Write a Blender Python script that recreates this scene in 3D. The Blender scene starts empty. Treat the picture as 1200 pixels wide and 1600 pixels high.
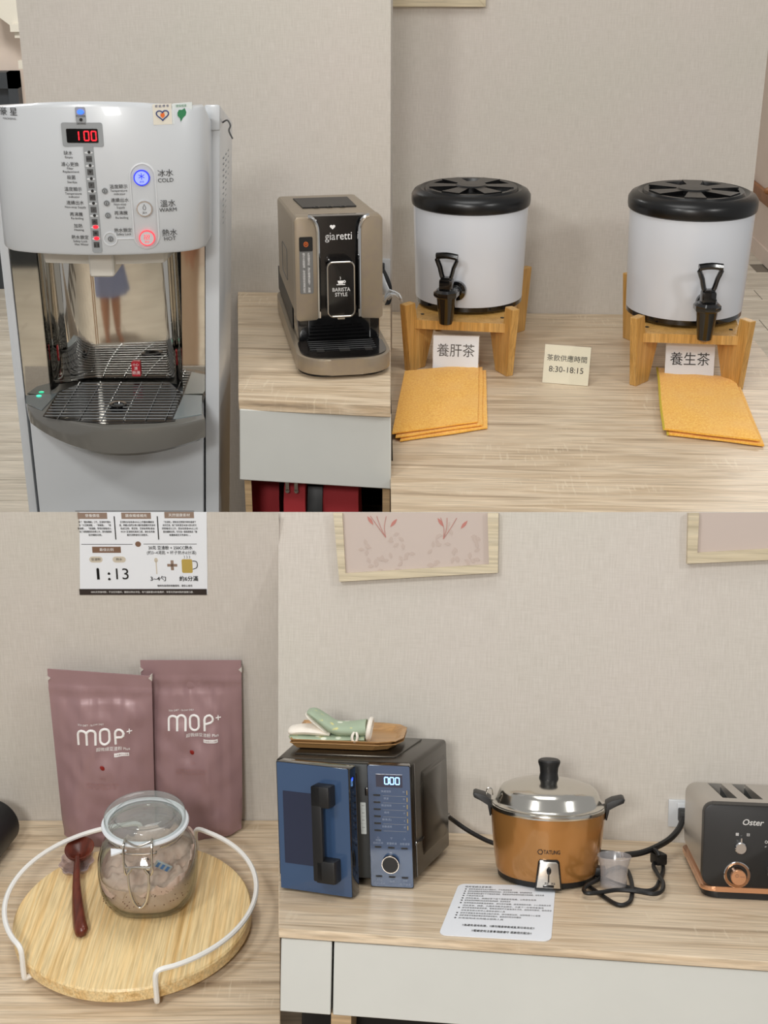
import bpy, bmesh, math, random
from math import pi, sin, cos, radians, sqrt, hypot, atan2
from mathutils import Vector, Matrix, noise
random.seed(7)
C = bpy.context.scene.collection
SC = bpy.context.scene

# ---------------------------------------------------------------- camera, sky, lights, exposure
CAM_H = 1.99750
cam = bpy.data.objects.new('camera', bpy.data.cameras.new('camera')); C.objects.link(cam)
cam.location = (0, 0, CAM_H); cam.rotation_euler = (radians(66), 0, 0)
cam.data.sensor_fit = 'VERTICAL'; cam.data.sensor_height = 32; cam.data.sensor_width = 24
cam.data.lens = 44; cam.data.clip_start = 0.05
SC.camera = cam
SC.cycles.transparent_max_bounces = 40
SC.view_settings.view_transform = 'Standard'; SC.view_settings.look = 'None'
SC.view_settings.exposure = 0.0; SC.view_settings.gamma = 1.0; SC.view_settings.use_curve_mapping = False
wd = bpy.data.worlds.new('room_light'); SC.world = wd; wd.use_nodes = True
wd.node_tree.nodes['Background'].inputs[0].default_value = (1.0, 0.99, 0.975, 1)
wd.node_tree.nodes['Background'].inputs[1].default_value = 0.38
def area(name, loc, target, size, power, col=(1, .995, .97)):
    l = bpy.data.lights.new(name, 'AREA'); l.shape = 'SQUARE'; l.size = size; l.energy = power; l.color = col
    o = bpy.data.objects.new(name, l); C.objects.link(o); o.location = loc
    o.rotation_euler = (Vector(target) - Vector(loc)).to_track_quat('-Z', 'Y').to_euler()
area('ceiling_lamp_centre', (0.1, 2.65, 3.1), (0.1, 2.5, 0.3), 1.2, 17)
area('ceiling_lamp_left', (-1.15, 0.9, 2.75), (0.1, 3.7, 1.1), 0.3, 17)
area('ceiling_lamp_right', (2.1, 1.1, 2.75), (0.7, 3.7, 1.1), 0.3, 17)
area('rear_fill_light', (-0.6, -1.3, 2.95), (-0.8, -0.6, 0), 0.6, 85)  # added fill, brightens the room mirrored in the dispenser
area('corridor_fill_light', (-1.9, 5.6, 2.9), (-2.0, 6.0, 0), 0.6, 50)  # added to lift the dark left corridor, no known fitting
area('corridor_fill_light_right', (1.9, 6.4, 2.9), (2.0, 6.6, 0), 0.6, 40)  # fill light added for the right-hand corridor, no known source

# ---------------------------------------------------------------- helpers
PAN = {k: Matrix([r for r in v] + [[0, 0, 0, 1]]) for k, v in {'TL': [[0.99756, 0.06976, 0.0, -0.39122],[-0.06976, 0.99756, 0.0, 3.689],[0.0, 0.0, 1.0, 1.00211]], 'TR': [[0.99905, 0.04362, 0.0, 0.57306],[-0.04362, 0.99905, 0.0, 4.08],[0.0, 0.0, 1.0, 0.82917]], 'BL': [[1.0, 0.0, 0.0, -0.5182],[0.0, 0.99872, 0.05059, 2.38],[0.0, -0.05059, 0.99872, 0.24711]], 'BR': [[0.99648, 0.08081, 0.02222, 0.30044],[-0.08324, 0.92366, 0.37407, 2.1675],[0.00971, -0.37461, 0.92713, 0.36551]], 'W': [[1.0, 0.0, 0.0, 0.0],[0.0, 1.0, 0.0, 0.0],[0.0, 0.0, 1.0, 0.0]]}.items()}
def lin(h):
    h = h.lstrip('#'); o = []
    for i in (0, 2, 4):
        c = int(h[i:i+2], 16) / 255
        o.append(c / 12.92 if c <= .04045 else ((c + .055) / 1.055) ** 2.4)
    return (*o, 1)
class N:
    def __init__(s, m): s.m = m; s.t = m.node_tree; s.p = s.t.nodes['Principled BSDF']
    def n(s, ty, **kw):
        x = s.t.nodes.new(ty)
        for k, v in kw.items():
            if k in x.inputs: x.inputs[k].default_value = v
            else: setattr(x, k, v)
        return x
    def l(s, a, b): s.t.links.new(a, b)
    def coord(s, scale=(1, 1, 1), rot=(0, 0, 0)):
        c = s.n('ShaderNodeTexCoord'); m = s.n('ShaderNodeMapping'); m.inputs['Scale'].default_value = scale; m.inputs['Rotation'].default_value = rot
        s.l(c.outputs['Object'], m.inputs['Vector']); return m.outputs[0]
    def noise(s, vec, scale, detail=3, rough=.5, dist=0):
        x = s.n('ShaderNodeTexNoise', Scale=scale, Detail=detail, Roughness=rough, Distortion=dist); s.l(vec, x.inputs['Vector']); return x.outputs['Fac']
    def ramp(s, f, stops):
        r = s.n('ShaderNodeValToRGB'); e = r.color_ramp.elements
        while len(e) < len(stops): e.new(.5)
        for q, (p, c) in zip(e, stops): q.position = p; q.color = lin(c) if isinstance(c, str) else (c, c, c, 1)
        s.l(f, r.inputs[0]); return r.outputs[0]
    def mix(s, a, b, f, mode='MIX'):
        x = s.n('ShaderNodeMix', data_type='RGBA', blend_type=mode)
        for v, i in ((f, 0), (a, 6), (b, 7)):
            if isinstance(v, (int, float)): x.inputs[i].default_value = v
            elif isinstance(v, tuple): x.inputs[i].default_value = v
            else: s.l(v, x.inputs[i])
        return x.outputs[2]
    def bump(s, f, strength=.2, dist=.002):
        b = s.n('ShaderNodeBump', Strength=strength, Distance=dist); s.l(f, b.inputs['Height']); s.l(b.outputs[0], s.p.inputs['Normal'])
def mat(name, col, rough=.5, metal=0, emit=0, coat=0, spec=.5):
    m = bpy.data.materials.new(name); m.use_nodes = True; p = m.node_tree.nodes['Principled BSDF']
    p.inputs['Base Color'].default_value = lin(col); p.inputs['Roughness'].default_value = rough; p.inputs['Metallic'].default_value = metal
    p.inputs['Specular IOR Level'].default_value = spec
    if emit: p.inputs['Emission Color'].default_value = lin(col); p.inputs['Emission Strength'].default_value = emit
    if coat: p.inputs['Coat Weight'].default_value = coat; p.inputs['Coat Roughness'].default_value = .05
    return m
def speckle(name, a, b, scale, rough=.5, metal=0, bump=0, stretch=(1, 1, 1)):
    m = mat(name, a, rough, metal); g = N(m); f = g.noise(g.coord(stretch), scale, 4, .6)
    g.l(g.ramp(f, [(.3, a), (.7, b)]), g.p.inputs['Base Color'])
    if bump: g.bump(f, bump, .001)
    return m
def wood(name, stops, grain=(1.2, 22, 22), fine=(4, 220, 220), rough=.5, crackle=0, bump=.1):
    m = mat(name, stops[0], rough); g = N(m)
    f = g.noise(g.coord(grain), 1.0, 5, .6, .6); f2 = g.noise(g.coord(fine), 1.0, 3, .6, .3)
    c = g.ramp(f, [(.3 + .4 * i / (len(stops) - 1), s) for i, s in enumerate(stops)])
    c2 = g.mix(c, g.ramp(f2, [(.32, .5), (.6, 1.0)]), .6, 'MULTIPLY')
    if crackle:
        k = g.noise(g.coord((120, 14, 14)), 1.0, 2, .5, 0); w = g.noise(g.coord((3, 5, 5)), 1.0, 2)
        a = g.ramp(k, [(.58, 0.0), (.66, 1.0)]); b = g.ramp(w, [(.53, 0.0), (.62, 1.0)])
        mask = g.mix(a, b, 1.0, 'MULTIPLY')
        mm = g.n('ShaderNodeMath', operation='MULTIPLY'); g.l(mask, mm.inputs[0]); mm.inputs[1].default_value = crackle
        c2 = g.mix(c2, lin('e6d8bf'), mm.outputs[0])
    g.l(c2, g.p.inputs['Base Color']); g.bump(f2, bump, .0006); return m
def thin(name, tint='ffffff', fac=.93, rough=.02, body=None, edge='ffffff'):
    # thin clear sheet: light passes straight through, a little is mirrored
    m = bpy.data.materials.new(name); m.use_nodes = True; t = m.node_tree; p = t.nodes['Principled BSDF']; o = t.nodes['Material Output']
    tr = t.nodes.new('ShaderNodeBsdfTransparent')
    gl = t.nodes.new('ShaderNodeBsdfGlossy'); gl.inputs['Roughness'].default_value = rough
    lw = t.nodes.new('ShaderNodeLayerWeight'); lw.inputs[0].default_value = .5
    pw = t.nodes.new('ShaderNodeMath'); pw.operation = 'POWER'; pw.inputs[1].default_value = 4; t.links.new(lw.outputs['Facing'], pw.inputs[0])
    fr = t.nodes.new('ShaderNodeMath'); fr.operation = 'MULTIPLY_ADD'; fr.inputs[1].default_value = .75; fr.inputs[2].default_value = .05; t.links.new(pw.outputs[0], fr.inputs[0])
    tm = t.nodes.new('ShaderNodeMix'); tm.data_type = 'RGBA'; tm.inputs[6].default_value = lin(tint); tm.inputs[7].default_value = lin(edge); t.links.new(pw.outputs[0], tm.inputs[0]); t.links.new(tm.outputs[2], tr.inputs[0])
    mx = t.nodes.new('ShaderNodeMixShader'); t.links.new(fr.outputs[0], mx.inputs[0]); t.links.new(tr.outputs[0], mx.inputs[1]); t.links.new(gl.outputs[0], mx.inputs[2])
    if body:
        p.inputs['Base Color'].default_value = lin(body); p.inputs['Roughness'].default_value = .3
        m2 = t.nodes.new('ShaderNodeMixShader'); m2.inputs[0].default_value = 1 - fac
        t.links.new(mx.outputs[0], m2.inputs[1]); t.links.new(p.outputs[0], m2.inputs[2]); mx = m2
    t.links.new(mx.outputs[0], o.inputs[0]); return m

class B:
    """collects shapes into one bmesh"""
    def __init__(s): s.bm = bmesh.new()
    def _bev(s, vs, w, seg=2):
        if w: bmesh.ops.bevel(s.bm, geom=list({e for v in vs for e in v.link_edges}), offset=w, segments=seg, profile=.6, affect='EDGES', clamp_overlap=True)
    def box(s, c, d, bev=0, rot=None, seg=2):
        M = Matrix.Translation(c) @ (rot.to_4x4() if rot else Matrix()) @ Matrix.Diagonal((*d, 1))
        r = bmesh.ops.create_cube(s.bm, size=1, matrix=M); s._bev(r['verts'], bev, seg); return s
    def bb(s, a, b, bev=0, seg=2):
        return s.box([(p + q) / 2 for p, q in zip(a, b)], [abs(q - p) for p, q in zip(a, b)], bev, None, seg)
    def loft(s, rings, cap=True, closed=True):
        R = [[s.bm.verts.new(p) for p in r] for r in rings]; n = len(R[0])
        for a, b in zip(R, R[1:]):
            for i in range(n if closed else n - 1):
                j = (i + 1) % n; s.bm.faces.new((a[i], a[j], b[j], b[i]))
        if cap: s.bm.faces.new(R[0][::-1]); s.bm.faces.new(R[-1])
        return s
    def lathe(s, prof, c=(0, 0, 0), seg=40, M=None, sup=2, cap=True, rot0=0):
        rings = []
        for r, z in prof:
            ring = []
            for i in range(seg):
                t = 2 * pi * i / seg + rot0; x, y = cos(t), sin(t)
                k = 1 if sup == 2 else (abs(cos(t - rot0)) ** sup + abs(sin(t - rot0)) ** sup) ** (-1 / sup)
                p = Vector((r * x * k, r * y * k, z)); ring.append((M @ p if M else p) + Vector(c))
            rings.append(ring)
        return s.loft(rings, cap)
    def tube(s, pts, r, seg=8, closed=False, sub=0, flat=1):
        P = [Vector(p) for p in pts]
        if sub: P = spline(P, sub, closed)
        n = len(P); rings = []; up = None
        for i in range(n):
            a = P[i - 1] if (i or closed) else P[0]; b = P[(i + 1) % n] if (i < n - 1 or closed) else P[-1]
            t = (b - a).normalized() if (b - a).length > 1e-9 else Vector((0, 0, 1))
            if up is None: up = t.orthogonal().normalized()
            up = (up - t * up.dot(t)); up = up.normalized() if up.length > 1e-6 else t.orthogonal().normalized()
            w = t.cross(up); rr = r[i * len(r) // n] if isinstance(r, (list, tuple)) else r
            rings.append([P[i] + up * rr * cos(2 * pi * k / seg) + w * rr * flat * sin(2 * pi * k / seg) for k in range(seg)])
        if closed: rings.append(rings[0][:]); return s.loft(rings, False)
        return s.loft(rings)
    def prism(s, poly, a, b, ax='y', bev=0, seg=2):
        f = {'y': lambda p, d: (p[0], d, p[1]), 'z': lambda p, d: (p[0], p[1], d), 'x': lambda p, d: (d, p[0], p[1])}[ax]
        n0 = len(s.bm.verts); s.loft([[f(p, a) for p in poly], [f(p, b) for p in poly]])
        s.bm.verts.ensure_lookup_table(); s._bev(s.bm.verts[n0:], bev, seg); return s
    def slab(s, P, n):
        P = [Vector(p) for p in P]; n = Vector(n); return s.loft([P, [p + n for p in P]])
    def ball(s, c, d, u=16, v=10, M=None):
        m = Matrix.Translation(c) @ (M.to_4x4() if M else Matrix()) @ Matrix.Diagonal((d[0], d[1], d[2], 1))
        bmesh.ops.create_uvsphere(s.bm, u_segments=u, v_segments=v, radius=1, matrix=m); return s
    def text(s, st, p, size, M=None, align='CENTER', width=None, warp=None, bold=0):
        cu = bpy.data.curves.new('lettering', 'FONT'); cu.body = st; cu.align_x = align; cu.align_y = 'CENTER'; cu.size = 1; cu.resolution_u = 3
        ob = bpy.data.objects.new('lettering', cu); me = ob.to_mesh()
        xs = [v.co.x for v in me.vertices] or [0, 1]; k = size
        kx = width / max(xs[-1] * 0 + max(xs) - min(xs), 1e-6) if width else k
        R = M or Matrix(((1, 0, 0), (0, 0, -1), (0, 1, 0)))     # default: upright, facing -y
        for dx, dy in (((-1, -.6), (1, -.6), (0, 1)) if bold else ((0, 0),)):      # heavier type: the same strokes set three times, a hair apart
            vs = []
            for v in me.vertices:
                q = R @ Vector((v.co.x * kx + dx * bold * k * .6, v.co.y * k + dy * bold * k * .6, 0)) + Vector(p)
                if warp: q = Vector(warp(q))
                vs.append(s.bm.verts.new(q))
            for f in me.polygons:
                try: s.bm.faces.new([vs[i] for i in f.vertices])
                except ValueError: pass
        ob.to_mesh_clear(); bpy.data.objects.remove(ob); bpy.data.curves.remove(cu); return s
def spline(P, sub, closed=False):
    P = [Vector(p) for p in P]; n = len(P); out = []
    for i in range(n if closed else n - 1):
        g = (lambda k: P[k % n]) if closed else (lambda k: P[min(max(k, 0), n - 1)])
        a, b, c, d = g(i - 1), g(i), g(i + 1), g(i + 2)
        for j in range(sub):
            t = j / sub; out.append(.5 * ((2 * b) + (c - a) * t + (2 * a - 5 * b + 4 * c - d) * t * t + (3 * b - a - 3 * c + d) * t ** 3))
    if not closed: out.append(P[-1])
    return out
def rrect(x0, x1, y0, y1, r, n=5):
    o = []
    for cx, cy, a in ((x1 - r, y1 - r, 0), (x0 + r, y1 - r, 1), (x0 + r, y0 + r, 2), (x1 - r, y0 + r, 3)):
        o += [(cx + r * cos(pi / 2 * (a + i / n)), cy + r * sin(pi / 2 * (a + i / n))) for i in range(n + 1)]
    return o
def disc(c, r, n=24, k=1): return [(c[0] + r * cos(2 * pi * i / n), c[1] + r * k * sin(2 * pi * i / n)) for i in range(n)]
def link(o, parent=None):
    C.objects.link(o)
    if parent: o.parent = parent
    return o
def mk(name, b, m, parent=None, off=None, smooth=35, kind=None, label=None):
    me = bpy.data.meshes.new(name)
    if off: bmesh.ops.translate(b.bm, verts=b.bm.verts, vec=-Vector(off))
    bmesh.ops.recalc_face_normals(b.bm, faces=b.bm.faces); b.bm.to_mesh(me); b.bm.free(); me.materials.append(m)
    if smooth: me.shade_smooth(); me.set_sharp_from_angle(angle=radians(smooth))
    o = link(bpy.data.objects.new(name, me), parent)
    if not kind and parent and (name.endswith('words') or name in ('printed_marks', 'ratio_heading', 'beige_marks', 'pale_leaves', 'red_stems', 'printed_name', 'label_print', 'touch_key', 'panel_line', 'yellow_tick', 'blue_stripes', 'printed_logo', 'slot_wire')): kind = 'stuff'
    if kind: o['kind'] = kind
    if label: o['label'] = label
    return o
def tag(o, label, cat, group=None):
    o['label'] = label; o['category'] = cat
    if group: o['group'] = group
    return o
def thing(name, label, cat, pan, loc, rz=0, group=None):
    o = bpy.data.objects.new(name, None); C.objects.link(o); o.empty_display_size = .05
    o.matrix_world = PAN[pan] @ Matrix.Translation(loc) @ Matrix.Rotation(rz, 4, 'Z')
    return tag(o, label, cat, group)
def solo(name, label, cat, pan, loc, b, m, off=None, rz=0, group=None, kind=None, smooth=35):
    o = mk(name, b, m, None, off, smooth, kind); o.matrix_world = PAN[pan] @ Matrix.Translation(loc) @ Matrix.Rotation(rz, 4, 'Z')
    return tag(o, label, cat, group) if cat else o
def struct(name, pan, b, m, label=None, smooth=30, parent=None):
    o = mk(name, b, m, parent, None, smooth, 'structure', label)
    if not parent: o.matrix_world = PAN[pan]
    return o
def copy_thing(src, pan, loc, rz, label, k=1):
    r = src.copy(); C.objects.link(r); r['label'] = label
    r.matrix_world = PAN[pan] @ Matrix.Translation(loc) @ Matrix.Rotation(rz, 4, 'Z') @ Matrix.Scale(k, 4)
    for ch in src.children:
        c = ch.copy(); C.objects.link(c); c.parent = r
        for g in ch.children:
            d = g.copy(); C.objects.link(d); d.parent = c
    return r
def skin(name, V, E, R, m, parent=None, sub=2):
    me = bpy.data.meshes.new(name); me.from_pydata(V, E, []); o = link(bpy.data.objects.new(name, me), parent)
    o.modifiers.new('Skin', 'SKIN'); o.modifiers.new('Subdivision', 'SUBSURF').levels = sub; o.modifiers['Subdivision'].render_levels = sub
    for v, r in zip(me.skin_vertices[0].data, R): v.radius = r if isinstance(r, tuple) else (r, r)
    me.skin_vertices[0].data[0].use_root = True; me.materials.append(m)
    o.modifiers['Skin'].use_smooth_shade = True
    return o

# ---------------------------------------------------------------- materials
M = {}
M['oak'] = wood('light_oak_board', ['ad987f', 'd0b99b', 'e5d1b5', 'ccb495', 'ddc7a9'], grain=(1.5, 24, 24), fine=(7, 210, 210), crackle=.42, rough=.42)
M['oak_edge'] = wood('oak_edge_band', ['a88a62', 'bd9f78', 'c9ad88'], rough=.5)
M['bamboo'] = wood('bamboo', ['b98a45', 'cf9f58', 'd9ad68'], grain=(60, 60, 3), fine=(300, 300, 14), rough=.4)
M['tray_wood'] = wood('bamboo_strips', ['d4ac6d', 'efcd92', 'f5dca8', 'e6c388'], grain=(70, 1.5, 50), fine=(260, 10, 200), rough=.38)
M['pine'] = wood('pale_pine', ['c6b798', 'cfc1a4', 'd6cab0'], grain=(2, 40, 40), fine=(6, 200, 200), rough=.5)
M['plywood'] = wood('tray_veneer', ['a97c4a', 'bb8f5b', 'c79b66'], grain=(2, 40, 40), fine=(6, 300, 200), rough=.35)
M['spoon'] = wood('red_brown_wood', ['4a1c0f', '63291a', '7a3622'], grain=(60, 12, 20), fine=(300, 40, 80), rough=.3)
M['floor'] = wood('grey_oak_floor', ['b0a696', 'c6bdad', 'd3cabb'], grain=(1.2, 16, 16), fine=(5, 90, 90), rough=.4)
M['joint'] = mat('floor_joint', '6f665a', .8)
def wallpaper():
    m = mat('woven_wallpaper', 'cdc3b7', .85); g = N(m)
    a = g.noise(g.coord((420, 420, 26)), 1, 2, .6); b = g.noise(g.coord((30, 30, 420)), 1, 2, .6); c = g.noise(g.coord(), 2.2, 2)
    w = g.mix(a, b, .4); col = g.ramp(w, [(.3, 'bab4aa'), (.52, 'c9c3ba'), (.7, 'd4cfc7')])
    col = g.mix(col, g.ramp(c, [(.35, 'c8c3b8'), (.65, 'd0c5bf')]), .35)
    g.l(col, g.p.inputs['Base Color']); g.bump(w, .35, .0012); return m
M['wall'] = wallpaper()
M['plain_wall'] = speckle('far_wall_paint', 'd3c2b4', 'd8c9bc', 3, .8)
M['soffit'] = mat('soffit_white', 'd8d2c4', .8)
M['door'] = speckle('charcoal_door', '32363a', '3a3e42', 8, .5)
M['rail'] = wood('brown_rail_wood', ['7a4a24', '8f5a30', '9b6638'], rough=.4)
M['grille'] = mat('grille_wire', '8d8f90', .35, .8)
M['urn_white'] = mat('urn_white_enamel', 'd2d6dd', .28, coat=.25)
M['white'] = mat('white_plastic', 'c0c3c6', .28, coat=.25)
M['white_lac'] = speckle('white_lacquer_board', 'cbccc7', 'd0d1cc', 5, .35)
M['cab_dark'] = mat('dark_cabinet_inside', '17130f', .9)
M['mirror'] = mat('polished_steel', 'd9d5cd', .035, 1)
M['chrome'] = mat('chrome', 'dcdcdc', .1, 1)
M['steel'] = mat('brushed_steel', 'cfcac2', .22, 1)
M['grey_gloss'] = mat('dark_grey_gloss', '66645f', .18, coat=.6)
M['grey_mid'] = mat('grey_plastic', '8f9294', .45)
M['grey_wing'] = mat('blue_grey_gloss', '717b7e', .14, coat=.5)
M['grey_line'] = mat('light_groove', 'c9cbcd', .5)
M['milky'] = mat('milky_plastic', 'cfcbc2', .25, coat=.3)
M['black'] = mat('black_gloss', '0b0b0c', .12, coat=.5)
M['lid_black'] = mat('lid_black', '0b0b0c', .3)
M['panel_ink'] = mat('pale_blue_ink', '8f9bb0', .6)
M['black_mat'] = mat('black_matt', '141415', .45)
M['black_rub'] = mat('black_cable', '0e0e0f', .5)
M['ink'] = mat('black_ink', '1b1a19', .7)
M['maroon_ink'] = mat('dark_brown_ink', '3b2a20', .5)
M['ink2'] = mat('grey_ink', '4a4a4a', .7)
M['white_ink'] = mat('white_ink', 'f2f0ee', .6)
M['red_led'] = mat('red_led', 'ff1a2a', .5, emit=1.6)
M['pink_led'] = mat('red_lit_ring', 'ff4a55', .4, emit=.7)
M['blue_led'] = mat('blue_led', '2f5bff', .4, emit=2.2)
M['blue_glow'] = mat('blue_lit_button', '8f9dff', .4, emit=.55)
M['blue_ring'] = mat('blue_ring', '2836d8', .4, emit=.6)
M['teal_led'] = mat('teal_led', '3fe0b0', .4, emit=1.2)
M['disp_blue'] = mat('display_blue', '8ec4ff', .4, emit=2.2)
M['paper'] = mat('white_paper', 'e6e9ee', .6)
M['cream'] = mat('cream_paper', 'ece6cf', .6)
M['acrylic'] = thin('clear_acrylic')
M['glass'] = thin('jar_glass', 'f6f9f8', edge='8f9a98')
M['lid_glass'] = thin('lid_glass', 'f4f7f6', .88, .03, 'e3e9e7', '7f8b89')
M['rest'] = thin('clear_glass_rest', 'f3eaec', .8, .05, 'd9cfd2', '8a7f80')
M['cup'] = thin('frosted_cup_plastic', 'f6f5f5', .84, .2, 'e6e4e6')
M['champ'] = speckle('champagne_metal', '9c8f80', 'a1947f', 60, .38, .55)
M['tsteel'] = mat('toaster_steel', 'c2bcb4', .32, .8)
M['navy'] = mat('blue_glass_front', '384f70', .12, coat=.6)
M['navy_dark'] = mat('dark_blue_window', '20263e', .1, coat=.6)
M['mw_body'] = mat('dark_bronze_metal', '3a3630', .28, .75)
M['mw_in'] = mat('microwave_cavity_grey', '34383a', .4)
M['gold'] = mat('copper_gold_enamel', 'b58046', .22, .5, coat=.5)
M['copper'] = mat('polished_copper', 'd8a27c', .25, .7)
M['cook_steel'] = mat('lid_steel', 'd6d3cb', .16, 1)
M['pouch'] = speckle('mauve_foil', '98797b', '9f8082', 6, .36, .1)
M['pouch_faint'] = mat('faint_pouch_print', 'a67f7d', .5)
M['bean'] = mat('red_bean', '8a1f1c', .3)
M['brown_print'] = mat('brown_print', '7a5c49', .6)
M['tan_print'] = mat('taupe_print', '8f7a6c', .6)
M['beige_print'] = mat('beige_print', 'c9bfae', .6)
M['dark_strip'] = mat('dark_brown_strip', '2b211e', .5)
M['mustard'] = mat('mug_mustard', 'b79d4f', .6)
M['wire_white'] = mat('white_wire', 'efeeea', .4)
M['gasket'] = mat('white_rubber', 'e9edf2', .5)
M['powder'] = speckle('beige_powder', 'dcbfb0', 'd0b1a2', 60, .95, 0, .5)
M['blue_print'] = mat('blue_print', '3f7fc4', .5)
M['red'] = mat('red_fabric', 'a31f26', .7)
M['navy_print'] = mat('navy_print', '22356f', .6)
M['orange_print'] = mat('orange_print', 'dd6a28', .6)
M['green_print'] = mat('green_print', '2f7a4f', .6)
M['sticker_beige'] = mat('beige_sticker', 'd8d2c4', .5)
M['sticker_white'] = mat('pale_sticker', 'd6dcda', .5)
M['red_sticker'] = mat('red_sticker', 'b3202c', .5)
M['label_grey'] = mat('grey_label', '6e6d6b', .5)
M['art'] = mat('pink_art_paper', 'bfb0a7', .6)
M['art_leaf'] = mat('art_leaf_print', 'b8a79d', .6)
M['art_line'] = mat('art_line_print', 'b4746a', .6)
M['skin'] = speckle('skin', 'd3a184', 'c99478', 20, .5)
M['skirt'] = mat('lavender_cloth', '9aa3c4', .85)
M['knit'] = speckle('beige_knit', 'd2b59a', 'dcc3aa', 160, .9, 0, .4)
M['hair'] = mat('dark_hair', '1d1613', .6)
def towel():
    m = mat('orange_microfibre', 'e9a43c', .95); g = N(m)
    f = g.noise(g.coord((240, 130, 240)), 1, 3, .7); q = g.noise(g.coord(), 16, 2)
    g.l(g.mix(g.ramp(f, [(.3, 'eaa22e'), (.55, 'fabe4c'), (.75, 'ffd672')]), lin('f3b95c'), g.ramp(q, [(.45, 0.0), (.75, .45)])), g.p.inputs['Base Color'])
    g.p.inputs['Sheen Weight'].default_value = .3; g.bump(f, .35, .002); return m
M['towel'] = towel()
M['hem'] = mat('lime_hem_thread', 'c9b23c', .9)
def quilt():
    m = mat('sage_quilt', 'a5b39a', .9); g = N(m); f = g.n('ShaderNodeTexVoronoi', Scale=34.0); g.l(g.coord(), f.inputs['Vector'])
    w = g.noise(g.coord(), 60, 2)
    c = g.mix(g.ramp(f.outputs['Distance'], [(.12, 'e6ead9'), (.2, 'a7b59d'), (.9, '9fae96')]), lin('d8cf86'), g.ramp(w, [(.62, 0.0), (.7, .8)]))
    g.l(c, g.p.inputs['Base Color']); g.bump(f.outputs['Distance'], .4, .004); return m
M['quilt'] = quilt()
M['lining'] = speckle('cream_lining', 'e9e0d2', 'f1eadf', 40, .95, 0, .3)

# ---------------------------------------------------------------- the setting
b = B(); b.bb((-3.3, -2.3, -.05), (3.3, 9.7, -.006)); fl = struct('floor', 'W', b, M['joint'])
b = B(); b.bb((0, 0, -.006), (1.296, .186, 0), .0015, 1); p0 = mk('plank', b, M['floor'], fl)
me = p0.data; first = True
for r in range(63):
    y = -2.25 + r * .19; x = -3.3 + (r * .47) % 1.3 - 1.3
    for k in range(6):
        xx = x + k * 1.3
        if -3.3 <= xx < 2.1:
            o = p0 if first else link(bpy.data.objects.new('plank', me), fl)
            first = False; o.location = (xx, y, 0)
b = B(); b.bb(((-0.5275, 0, 0.6118)[0], 0, -1.0), ((0.4088, 0, 0.2709)[0], .08, 1.5)); struct('wall_upper_left', 'TL', b, M['wall'])
b = B(); b.bb(((-0.5922, 0, 0.3557)[0], 0, -.829), ((0.4845, 0, 0.544)[0], .08, 1.7)); struct('wall_upper_right', 'TR', b, M['wall'])
def low_wall(name, pan, xl, xlt, xr, xrt, zl, zr):
    b = B(); b.loft([[(x, 0, -.03), (t, 0, z), (t, .02, z - .05), (x, .02, -.03)] for x, t, z in ((xl, xlt, zl), (xr, xrt, zr))]); struct(name, pan, b, M['wall'])
low_wall('wall_lower_left', 'BL', -.36, -.36, (0.3083, 0, -0)[0], (0.3206, 0, 0.6764)[0], (-0.2025, 0, 0.6764)[2], (0.32, 0, 0.6764)[2])
low_wall('wall_lower_right', 'BR', (-0.5035, 0, -0.0011)[0], (-0.5153, 0, 0.5969)[0], (0.4479, 0, 0.0041)[0], (0.4283, 0, 0.6205)[0], (-0.5153, 0, 0.5969)[2], (0.4283, 0, 0.6205)[2])
b = B(); b.bb((-3.3, 7.5, 0), (-.9, 7.6, 3.0)); struct('wall_far_left', 'W', b, M['plain_wall'])
b = B(); b.bb((2.2, 4.6, 0), (2.3, 9.6, 3.0)); struct('wall_far_right', 'W', b, M['plain_wall'])
b = B(); b.bb((.4, 9.5, 0), (2.3, 9.6, 3.0)); struct('wall_far_end', 'W', b, M['plain_wall'])
b = B(); b.bb((-3.3, -2.35, 0), (3.3, -2.25, 3.2)); struct('wall_rear', 'W', b, M['plain_wall'])
d = struct('door_1', 'W', B().bb((-3.2, 7.455, 0), ((-1.8936, 7.45, 0.9797)[0], 7.475, (-1.9228, 7.45, 1.1028)[2])), M['door'])
x1 = (-1.8629, 7.42, 1.0469)[0]; z1 = (-1.8994, 7.42, 1.1314)[2]
b = B(); b.bb((x1 - .05, 7.42, 0), (x1, 7.5, z1)); b.bb((-3.3, 7.42, z1 - .08), (x1, 7.5, z1)); mk('door_frame', b, M['door'], d)
d = struct('door_2', 'W', B().bb((-2.7, -2.25, 0), (-1.9, -2.21, 2.05)), M['door'])
mk('door_handle', B().bb((-2.02, -2.21, .98), (-1.94, -2.17, 1.0), .004), M['steel'], d)
b = B(); b.prism([(-1.9314, 7.3, 1.5436)[::2], (-1.7445, 7.3, 1.5436)[::2], (-1.7685, 7.3, 1.3123)[::2], (-1.8848, 7.3, 1.402)[::2], (-1.9429, 7.3, 1.4435)[::2]], 7.3, 7.5); struct('trim_1', 'W', b, M['soffit'])
b = B(); b.bb((-1.8258, 7.24, 1.3774), (-1.7654, 7.3, 1.3423)); b.bb((-1.8121, 7.26, 1.3459), (-1.7685, 7.3, 1.3123)); b.bb((-1.8082, 7.26, 1.2047), (-1.7517, 7.3, 1.1668)); struct('trim_2', 'W', b, M['soffit'])
za = (2.19, 8.212, 0.3647); b = B(); b.bb((2.17, 4.7, za[2] - .035), (2.2, 9.5, za[2] + .035), .006)
for y in range(9): b.ball((2.165, 5 + y * .5, za[2] + .055), (.02, .02, .02), 8, 6)
struct('trim_3', 'W', b, M['rail'])
b = B(); b.bb((2.185, 4.7, 0), (2.2, 9.5, .09)); struct('baseboard_right', 'W', b, M['plain_wall'])

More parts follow.
